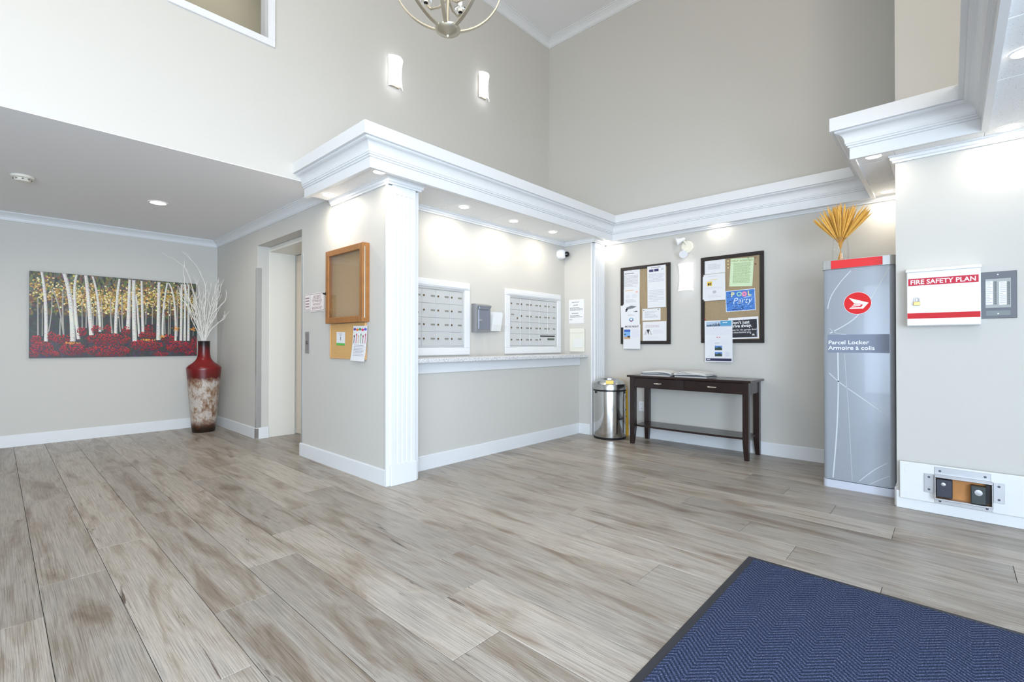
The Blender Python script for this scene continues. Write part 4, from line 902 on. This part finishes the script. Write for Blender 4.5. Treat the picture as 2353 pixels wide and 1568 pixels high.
# ------------------------------------------------------------------ trash can, wet floor sign
t = thing('trash_can', 'round stainless steel trash can with domed open lid', 'trash can', (4.925, 2.965, 0))
MB().lathe([(.172, .0), (.186, .004), (.188, .022), (.184, .026)], 48).build('base_ring', BLACK, t, True)
MB().lathe([(.183, .02), (.185, .03), (.185, .56), (.183, .57)], 64).build('body', mat('mirror_steel', (206, 206, 204), .13, 1, bump=.01, bscale=6), t, True)
MB().lathe([(.187, .553), (.190, .556), (.190, .566), (.187, .569)], 48).build('rubber_band', BLACK, t, True)
MB().lathe([(.186, .568), (.193, .572), (.193, .632), (.189, .640), (.150, .672), (.118, .688), (.110, .688), (.108, .676), (.108, .60)], 64, cap=False).build('lid', mat('lid_steel', (196, 198, 198), .2, 1, bump=.01, bscale=20), t, True)
MB().lathe([(.0, .60), (.108, .60)], 32, cap=False).build('liner', BLACK, t)
st = MB().box(-.042, .042, -.001, .0, 0, .056).build('yellow_label', mat('yellow_sticker', (240, 216, 120), .5), t)
va = math.atan2(-2.965, -4.925); st.location = (math.cos(va)*.187, math.sin(va)*.187, .644); st.rotation_euler = (math.radians(-51), 0, va + PI/2)
for a in (va+1.1, va-1.0): MB().box(-.012, .012, -.006, .006, .53, .552, .002).build('latch', BLACK, t, False, (math.cos(a)*.19, math.sin(a)*.19, 0), a+PI/2)
t = thing('wet_floor_sign', 'folded yellow wet floor sign leaning behind the trash can', 'floor sign', (5.158, 2.995, 0), RX)
YEL = mat('yellow_plastic', (236, 188, 50), .45)
pp_ = [(-.14, 0), (.14, 0), (.125, .55), (.11, .64), (.05, .675), (-.05, .675), (-.11, .64), (-.125, .55)]
a = MB().prism(pp_, -.028, -.012, 'Y').build('front_leaf', YEL, t); MB().prism([(x, z*.98) for x, z in pp_], .006, .020, 'Y').build('rear_leaf', YEL, t)
MB().box(-.05, .05, -.03, .022, .655, .672, .003).build('hinge', YEL, t)
ik = Ink()
for z in (.46, .30, .22): ik.poly([(.118, z), (.136, z+.004), (.134, z+.03), (.118, z+.024)], -.0285, (40, 34, 20))
ik.build('printed_marks', a)

# ------------------------------------------------------------------ parcel locker
LX, LYa, LYb = 4.37, .736, .285
t = thing('parcel_locker', 'tall grey parcel locker with red circular emblem and red top band', 'parcel locker', (LX+.38, (LYa+LYb)/2, 0), RX)
lw, ld = LYa-LYb, .76
def rrect(w, d, r, n=5):
    pts = []
    for cx, cy, a0 in ((w/2-r, -d/2+r, -PI/2), (w/2-r, d/2-r, 0), (-w/2+r, d/2-r, PI/2), (-w/2+r, -d/2+r, PI)):
        pts += [(cx+r*math.cos(a0+PI/2*i/n), cy+r*math.sin(a0+PI/2*i/n)) for i in range(n+1)]
    return pts
LGR = mat('locker_silver', (160, 166, 175), .3, .15, coat=.3)
body = MB().prism(rrect(lw-.008, ld-.01, .035), .062, 1.676).build('body', LGR, t, True)
MB().prism(rrect(lw-.004, ld, .035), 0, .058).build('kick_base', mat('locker_base', (206, 210, 222), .35, .1), t, True)
capm = mat('cap_silver', (190, 192, 192), .3, .5)
MB().prism(rrect(lw+.004, ld+.004, .04), 1.678, 1.746).build('top_cap', capm, t, True)
yf = -ld/2+.003
MB().box(-lw/2+.06, lw/2-.075, -ld/2-.006, -ld/2+.01, 1.680, 1.743, .002).build('red_band', mat('locker_red', (226, 44, 48), .35, coat=.2), t)
ik = Ink(); yi = yf-.0012+.002
fx = lambda px: 0
def LZ(px, py):
    p_ = onX(px, py, LX); return ((LYa+LYb)/2 - p_.y, p_.z)
def lstroke(pts, w, rgb):
    q = [LZ(*p_) for p_ in pts]; out = []
    for i in range(len(q)-1):
        p0, p1, p2, p3 = q[max(i-1, 0)], q[i], q[i+1], q[min(i+2, len(q)-1)]
        for s_ in range(6):
            u = s_/6; out.append(tuple(.5*((2*p1[k])+(-p0[k]+p2[k])*u+(2*p0[k]-5*p1[k]+4*p2[k]-p3[k])*u*u+(-p0[k]+3*p1[k]-3*p2[k]+p3[k])*u**3) for k in (0, 1)))
    out.append(q[-1]); lim = lw/2-.037
    out = [o for o in out if abs(o[0]) < lim and .066 < o[1] < 1.674]
    k2 = Ink(); k2.stroke(out, w, yi, rgb)
    if k2.v: k2.build('curved_line', body)
ARC = (206, 212, 216); ARC2 = (194, 202, 210)
lstroke([(1955, 622), (1930, 650), (1908, 685), (1898, 730)], .006, ARC); lstroke([(2043, 615), (2020, 655), (1998, 690), (1960, 735), (1900, 770)], .008, ARC)
lstroke([(1897, 850), (1930, 880), (1980, 915), (2030, 950), (2050, 962)], .006, ARC); lstroke([(1925, 810), (1926, 900), (1922, 1000), (1914, 1098)], .009, ARC); lstroke([(1940, 812), (1950, 950), (1958, 1105)], .003, ARC2); lstroke([(1970, 1110), (2010, 1080), (2050, 1060)], .005, ARC); lstroke([(1998, 1114), (2030, 1100), (2055, 1092)], .004, ARC)
lstroke([(2035, 810), (2055, 822)], .006, ARC); lstroke([(1893, 745), (1920, 765), (1945, 769)], .004, ARC2)
b0, b1 = LZ(1975, 811)[1], LZ(1975, 769)[1]
ik.rect(-lw/2+.037, lw/2-.037, b0, b1, yi-.0003, (132, 140, 158))
tx = LZ(1903, 790)[0]
ik.text('Parcel Locker', tx, b0+.064, .0415, yi-.0006, (244, 246, 250), 'LEFT', .012, 1, 0, .252); ik.text('Armoire à colis', tx, b0+.022, .0415, yi-.0006, (244, 246, 250), 'LEFT', .012, 1, 0, .288)
ik.build('text_band', body)
ex, ez = LZ(1970, 697)
ik = Ink(); ik.disc(ex, ez, .0855, .084, yi-.0006, (240, 240, 242), 48); ik.disc(ex, ez, .083, .0815, yi-.0009, (222, 36, 40), 48)
e = lambda px, py: LZ(1830+px/3.409, 420+py/3.409)
for pg in ([(410, 903), (566, 940), (510, 950), (455, 948)], [(566, 940), (523, 986), (412, 989), (425, 978), (506, 974), (522, 958), (505, 952)], [(449, 953), (508, 952), (500, 957), (443, 960)], [(437, 965), (506, 960), (498, 966), (430, 971)]):
    ik.poly([e(*q) for q in pg], yi-.0013, (248, 248, 250))
ik.build('round_emblem', body)
# glass vase with dried grass on top
GV = (4.52, .635, 1.747)
gv = MB().lathe([(.012, 0), (.050, 0), (.052, .006), (.055, .09), (.052, .15), (.046, .19), (.042, .19), (.048, .15), (.051, .09), (.048, .008), (.012, .006)], 32).build('glass_vase', GLASSP, None, True, GV)
tag(gv, 'clear glass vase standing on top of the parcel locker', 'vase')
gt = thing('dried_grass_bunch', 'bunch of golden dried grass plumes fanning out of glass vase', 'dried grass', (GV[0], GV[1], GV[2]+.009))
GOLD = mat('golden_grass', (240, 180, 88), .8, bump=.4, bscale=300, vary=.3, vscale=60); STALK = mat('golden_stalk', (206, 150, 62), .8)
R_ = random.Random(21)
for i in range(120):
    a = R_.uniform(0, 2*PI); k = math.sqrt(R_.random())
    sx, sy = k*math.cos(a), k*math.sin(a); L = R_.uniform(.40, .47)*(1-.05*k) + (.03 if i == 3 else 0)
    if i == 3: sx, sy = 0, 0
    top = Vector((sx*.17, sy*.20-.01, L-.055*k*k)); b0_ = Vector((-sx*.022, -sy*.022, 0)); mid = Vector((sx*.016, sy*.016, .15))
    P = [b0_, mid, mid.lerp(top, .14)+Vector((0, 0, .004)), top]
    st_ = MB().tube([P[0], P[1], P[2]], [.0016, .0016, .0014], 4).build('stalk', STALK, gt)
    d_ = (P[3]-P[2]); MB().tube([P[2], P[2]+d_*.2, P[2]+d_*.55, P[2]+d_*.85, P[3]], [.0018, .0038, .0058, .0048, .001], 6).build('plume', GOLD, st_)

# ------------------------------------------------------------------ right wall things
# fire safety plan box
FX = 4.065
yc = (.21-.139)/2
t = thing('fire_safety_box', 'white steel fire safety plan box with red lettering band', 'fire plan box', (XR, yc, 1.221), RX)
w, h, d = .349, .362, XR-FX
MB().box(-w/2, w/2, -d+.006, -.001, 0, h-.004, .003).build('box_body', WHITEM, t)
dd = MB().box(-w/2+.002, w/2-.002, -d, -d+.0055, .003, h-.012, .002).build('door', WHITEM, t)
MB().prism([(-.001, h+.02), (-d-.012, h-.002), (-d-.012, h-.012), (-d-.009, h-.012), (-d-.009, h-.006), (-.001, h+.014)], -w/2-.004, w/2+.004, 'X').build('rain_hood', WHITEM, t)
def FZ(px, py): p_ = onX(px, py, FX); return (yc-p_.y, p_.z-1.221)
ik = Ink()
q = [FZ(2087, 657), FZ(2249, 649), FZ(2249, 630.5), FZ(2087, 642)]
zt, zb = (q[2][1]+q[3][1])/2, (q[0][1]+q[1][1])/2
ik.rect(q[0][0], q[1][0], zb, zt, -d-.0006, (200, 52, 70)); ik.text('FIRE SAFETY PLAN', (q[0][0]+q[1][0])/2, zb+.009, .040, -d-.001, (250, 248, 248), 'CENTER', .02, 1, 0, .307)
ik.build('lettered_band', dd); ik = Ink(); q = [FZ(2168, 731), FZ(2168, 718)]; ik.rect(-w/2+.003, w/2-.003, q[0][1], q[1][1], -d-.0006, (206, 40, 48)); ik.build('red_stripe', dd)
hx, hz = FZ(2106.5, 690)
MB().box(hx-.002, hx+.002, -d-.014, -d, hz-.006, hz+.008).build('hasp_staple', STEEL, t)
pl = thing('padlock', 'small brass padlock hanging on the fire safety plan box', 'padlock', (FX-.012, yc-hx, 1.221+hz), RX)
MB().box(-.017, .017, -.008, .006, -.036, -.012, .003, 2).build('lock_body', mat('brass', (206, 176, 110), .35, .8), pl)
MB().tube([(-.011, 0, -.014)]+[(-.011*math.cos(PI*i/8), 0, .004+.013*math.sin(PI*i/8)) for i in range(9)]+[(.011, 0, -.014)], .0028, 8).build('shackle', STEEL, pl, True)
# annunciator
t = thing('alarm_annunciator', 'grey fire alarm annunciator panel with two white label strips', 'alarm panel', (XR, -.218, 1.26), RX)
w, h = .157, .287
PG = mat('panel_grey', (98, 99, 104), .45, .2); LG = mat('panel_light_grey', (168, 170, 168), .5)
MB().box(-w/2, w/2, -.008, -.001, 0, h, .002).build('face_plate', PG, t)
def AZ(px, py): p_ = onX(2240+px/12.06, 610+py/12.06, XR-.008); return (-.218-p_.y, p_.z-1.26)
a, b_ = AZ(290, 1190), AZ(1000, 345); MB().box(a[0], b_[0], -.011, -.008, a[1], b_[1], .001).build('zone_frame', LG, t)
for xl, xr in ((305, 498), (675, 880)):
    a, b_ = AZ(xl, 1095), AZ(xr, 440); st = MB().box(a[0], b_[0], -.0125, -.011, a[1], b_[1]).build('label_strip', PAPER, t)
    ik = Ink().lines(a[0]+.002, b_[0]-.003, b_[1]-.003, a[1]+.003, 12, -.0128, (186, 186, 196), .35, .4, xl); ik.build('printed_lines', st)
    c0, c1 = AZ(xl+205, 1090), AZ(xl+300, 440); ls = MB().box(c0[0]+.001, c1[0], -.012, -.011, c0[1], c1[1]).build('lamp_strip', mat('lamp_strip_grey', (132, 134, 132), .5), t)
    mb = MB()
    for i in range(12): z = c0[1]+(c1[1]-c0[1])*(i+.5)/12; mb.box(c1[0]-.0065, c1[0]-.002, -.0135, -.012, z-.0014, z+.0014)
    mb.build('indicator_lamps', BLACK, ls)
a, b_ = AZ(310, 1400), AZ(990, 1240); MB().box(a[0], b_[0], -.0095, -.008, a[1], b_[1]).build('name_plate', mat('plate_green_grey', (126, 134, 134), .5), t)
for q in ((635, 255), (645, 1340)): c_ = AZ(*q); MB().lathe([(.0035, -.0115), (.004, -.0095), (.004, -.008)], 12, (c_[0], 0, c_[1]), 'Y').build('screw', WHITEM, t)
# mounting board + key box
bd = thing('mounting_board', 'white painted board mounted over the baseboard, holding the key box', 'board', (XR-.025, -.35, .072), RX)
MB().box(-.604, 1.0, -.016, -.0005, 0, .245, .003).build('board_panel', TRIM, bd)
for z in (.05, .19): MB().lathe([(.009, -.0175), (.011, -.016)], 20, (-.572, 0, z), 'Y').build('plugged_screw', TRIM, bd)
BXF = XR-.025-.016       # face of the board
kb = thing('key_lock_box', 'steel framed box with two dark key switches on the white board', 'key box', (BXF, 0, 0), RX)
def KZ(px, py): p_ = onX(px, py, BXF-.03); return (-p_.y, p_.z)
xl, xr = KZ(2147.5, 1110)[0], KZ(2282, 1130)[0]; zt, zm, zb = .318, .262, .107
sm = mat('cast_steel', (186, 186, 188), .35, .9)
mb = MB(); mb.box(xl, xr, -.052, -.001, zb, zb+.012, .002); mb.box(xl, xr, -.052, -.001, zm-.012, zm, .002); mb.box(xl, xl+.006, -.052, -.001, zb+.012, zm-.012, .001); mb.box(xr-.006, xr, -.052, -.001, zb+.012, zm-.012, .001); mb.build('housing', sm, kb)
for nm, b_ in (('top_flange', (xl, xr-.008, zm, zt-.01)), ('bottom_flange', (xl, xr, zb-.03, zb))):
    f_ = MB().box(b_[0], b_[1], -.006, -.001, b_[2], b_[3], .001).build(nm, sm, kb)
    for x in (b_[0]+.025, b_[1]-.025): MB().lathe([(.006, -.0085), (.007, -.006)], 12, (x, 0, (b_[2]+b_[3])/2), 'Y').build('screw', mat('dark_screw', (90, 90, 98), .4, .6), f_)
for x0_, x1_ in ((xl-.052, xl-.004), (xr+.003, xr+.05)):
    f_ = MB().box(x0_, x1_, -.006, -.001, zb+.03, zm-.005, .001).build('side_flange', sm, kb)
    for z in (zb+.05, zm-.025): MB().lathe([(.006, -.0085), (.007, -.006)], 12, ((x0_+x1_)/2, 0, z), 'Y').build('screw', mat('dark_screw'), f_)
MB().box(xl+.006, xr-.006, -.006, -.001, zb+.012, zm-.012).build('wood_back', mat('orange_wood', (190, 130, 72), .6, vary=.25, vscale=18), kb)
DK = mat('dark_switch', (62, 64, 74), .4, .3)
s1 = MB().box(xl+.008, xl+.085, -.046, -.007, zb+.02, zm-.02, .004).build('key_switch', DK, kb); MB().lathe([(.004, -.053), (.011, -.052), (.013, -.046)], 18, (xl+.042, 0, zb+.105), 'Y').build('key_cylinder', sm, s1, True)
s2 = MB().box(xr-.098, xr-.030, -.060, -.007, zb+.016, zm-.030, .004).build('key_switch', mat('dark_switch_green', (64, 70, 70), .4, .3), kb); MB().lathe([(.004, -.067), (.018, -.066), (.019, -.060)], 22, (xr-.064, 0, zb+.088), 'Y').build('key_cylinder', sm, s2, True)
MB().box(xr-.03, xr-.008, -.03, -.007, zb+.02, zm-.02).build('switch_cover', BLACK, kb)

# ------------------------------------------------------------------ ceiling fittings
LENS = mat('lamp_lens', (255, 250, 240), .4, emit=(255, 244, 226), estr=14)
def pot(label, x, y, z, r, power, group, warm=(1, .93, .82)):
    t = thing('recessed_light', label, 'ceiling light', (x, y, z), 0, group)
    MB().lathe([(r, -.001), (r*.98, -.005), (r*.80, -.006), (r*.78, -.002)], 32, cap=False).build('trim_ring', WHITEM, t, True)
    MB().lathe([(.0, -.003), (r*.80, -.003)], 32, cap=False).build('lens', LENS, t)
    l = bpy.data.lights.new('recessed_lamp', 'AREA'); l.shape = 'DISK'; l.size = r*1.6; l.energy = power*.20; l.color = warm
    lo = bpy.data.objects.new('recessed_lamp', l); COL.objects.link(lo); lo.parent = t; lo.location = (0, 0, -.012)
G1 = 'recessed lights over the mail alcove'
pot('recessed soffit light at the cornice corner above the fluted column', 1.93, 3.12, ZS, .055, 6, 'recessed soffit lights')
pot('recessed soffit light above the oak notice case', 1.93, 3.93, ZS, .055, 26, 'recessed soffit lights')
pot('recessed alcove light nearest the fluted column', 2.967, 3.34, ZS, .055, 17, G1)
pot('middle recessed light of three in the mail alcove', 3.657, 3.345, ZS, .055, 16, G1)
pot('recessed alcove light nearest the dome camera', 4.314, 3.34, ZS, .055, 14, G1)
pot('recessed soffit light in the cornice corner above the trash can', 5.135, 3.118, ZS, .045, 6, 'recessed soffit lights')
pot('recessed soffit light above the poster corkboard', 5.155, 1.80, ZS, .045, 4, 'recessed soffit lights')
pot('recessed soffit light at the outer cornice corner beside the right wall', 4.05, .38, ZS, .055, 6, 'recessed soffit lights')
pot('recessed soffit light above the parcel locker', 5.06, .385, ZS, .055, 9, 'recessed soffit lights')
pot('recessed soffit light above the fire safety plan box', 4.06, -.26, ZS, .055, 10, 'recessed soffit lights')
pot('recessed entrance soffit light farther along the cornice', 3.05, -.245, ZS, .055, 10, 'recessed soffit lights')
pot('recessed light in the hall ceiling between elevator and smoke detector', 1.085, 5.75, ZH-.004, .082, 34, 'hall ceiling lights')
# smoke detector
t = thing('smoke_detector', 'round white smoke detector on the hall ceiling', 'smoke detector', (.148, 5.665, ZH-.004))
MB().lathe([(.072, -.001), (.074, -.012), (.068, -.020), (.050, -.024)], 36).build('base', mat('off_white_plastic', (232, 226, 214), .5), t, True)
MB().lathe([(.050, -.024), (.052, -.036), (.040, -.048), (.001, -.050)], 32).build('sensing_head', mat('off_white_plastic'), t, True)
mb = MB()
for i in range(8):
    a = 2*PI*i/8; c, s_ = math.cos(a), math.sin(a)
    mb.box(.0515*c-.006, .0515*c+.006, .0515*s_-.006, .0515*s_+.006, -.035, -.030)
mb.build('vent_slots', BLACK, t)
# chandelier
v = ray(1029, 86); v = v/v.length; hub = C0 + v*2.86
R0 = .275
t = thing('orb_chandelier', 'champagne metal orb chandelier with flat bands and candle lamps', 'chandelier', (hub.x, hub.y, hub.z))
rot0 = .35
away = math.atan2(hub.y, hub.x)
for ang in (4, -50, -100, -144, 176):
    a = away - PI/2 + math.radians(ang); c, s_ = math.cos(a), math.sin(a); vs_ = []; n = 28
    for j in range(n+1):
        th = -PI/2+.20+(PI-.4)*j/n; rr, zz_ = R0*math.cos(th), R0+.03+R0*math.sin(th)
        for dr_ in (-.003, .003):
            for dt in (-.009, .009): vs_.append((c*(rr+dr_*math.cos(th))-s_*dt, s_*(rr+dr_*math.cos(th))+c*dt, zz_+dr_*math.sin(th)))
    fs_ = []
    for j in range(n):
        q = 4*j; fs_ += [(q, q+1, q+5, q+4), (q+2, q+6, q+7, q+3), (q, q+4, q+6, q+2), (q+1, q+3, q+7, q+5)]
    fs_ += [(0, 2, 3, 1), (4*n, 4*n+1, 4*n+3, 4*n+2)]
    MB().add(vs_, fs_).build('orb_band', NICKEL, t)
MB().lathe([(.001, -.004), (.008, -.002), (.010, .006), (.012, .008), (.045, .022), (.062, .034), (.064, .040), (.058, .046), (.02, .05)], 32).build('bottom_hub', NICKEL, t, True)
MB().lathe([(.062, 2*R0+.014), (.064, 2*R0+.024), (.02, 2*R0+.05), (.012, 2*R0+.07)], 28).build('top_hub', NICKEL, t, True)
MB().tube([(0, 0, .05), (0, 0, 2*R0+.03)], .008, 10).build('centre_rod', NICKEL, t)
MB().tube([(0, 0, 2*R0+.06), (0, 0, ZT-hub.z-.03)], .005, 8).build('hanging_chain', NICKEL, t)
MB().lathe([(.06, ZT-hub.z-.001), (.06, ZT-hub.z-.02), (.02, ZT-hub.z-.04)], 24).build('ceiling_canopy', NICKEL, t, True)
BULB = mat('candle_bulb', (255, 246, 230), .3, emit=(255, 236, 204), estr=40); CANDLE = mat('candle_sleeve', (240, 236, 226), .5)
for i in range(4):
    a = .35 + PI/2*i; c, s_ = math.cos(a), math.sin(a); x, y = .13*c, .13*s_
    ar = MB().tube([(0, 0, .20), (.05*c, .05*s_, .165), (.10*c, .10*s_, .17), (x, y, .20)], .006, 8).build('arm', NICKEL, t, True)
    MB().lathe([(.004, .205), (.028, .212), (.034, .224), (.030, .224), (.012, .214)], 20, (x, y, 0)).build('drip_cup', GLASS, ar, True)
    MB().lathe([(.011, .214), (.011, .30)], 14, (x, y, 0)).build('candle_sleeve', CANDLE, ar, True)
    MB().lathe([(.006, .30), (.016, .325), (.014, .345), (.001, .38)], 16, (x, y, 0)).build('bulb', BULB, ar, True)

# ------------------------------------------------------------------ entrance mat
mx0, mx1, my1, my0 = .35, 2.65, .772, -1.3
t = thing('entrance_mat', 'large navy chevron entrance mat with black rubber border', 'mat', ((mx0+mx1)/2, (my0+my1)/2, 0))
hx, hy = (mx1-mx0)/2, (my1-my0)/2; bw = .035
RUB = mat('black_rubber', (44, 46, 54), .55)
mb = MB(); prf = [(0, 0.0005), (0, .002), (.008, .006), (bw, .008), (bw, .0005)]
ring = []
for d_, z in prf: ring.append([(-hx+d_, -hy+d_, z), (hx-d_, -hy+d_, z), (hx-d_, hy-d_, z), (-hx+d_, hy-d_, z)])
vs_ = [p_ for r in ring for p_ in r]; fs_ = []
for i in range(len(prf)):
    j = (i+1) % len(prf)
    for k in range(4): fs_.append((4*i+k, 4*i+(k+1) % 4, 4*j+(k+1) % 4, 4*j+k))
mb.add(vs_, fs_).build('rubber_border', RUB, t)
MB().box(-hx+bw, hx-bw, -hy+bw, hy-bw, .001, .0095, .001).build('carpet_pile', CARPET, t)
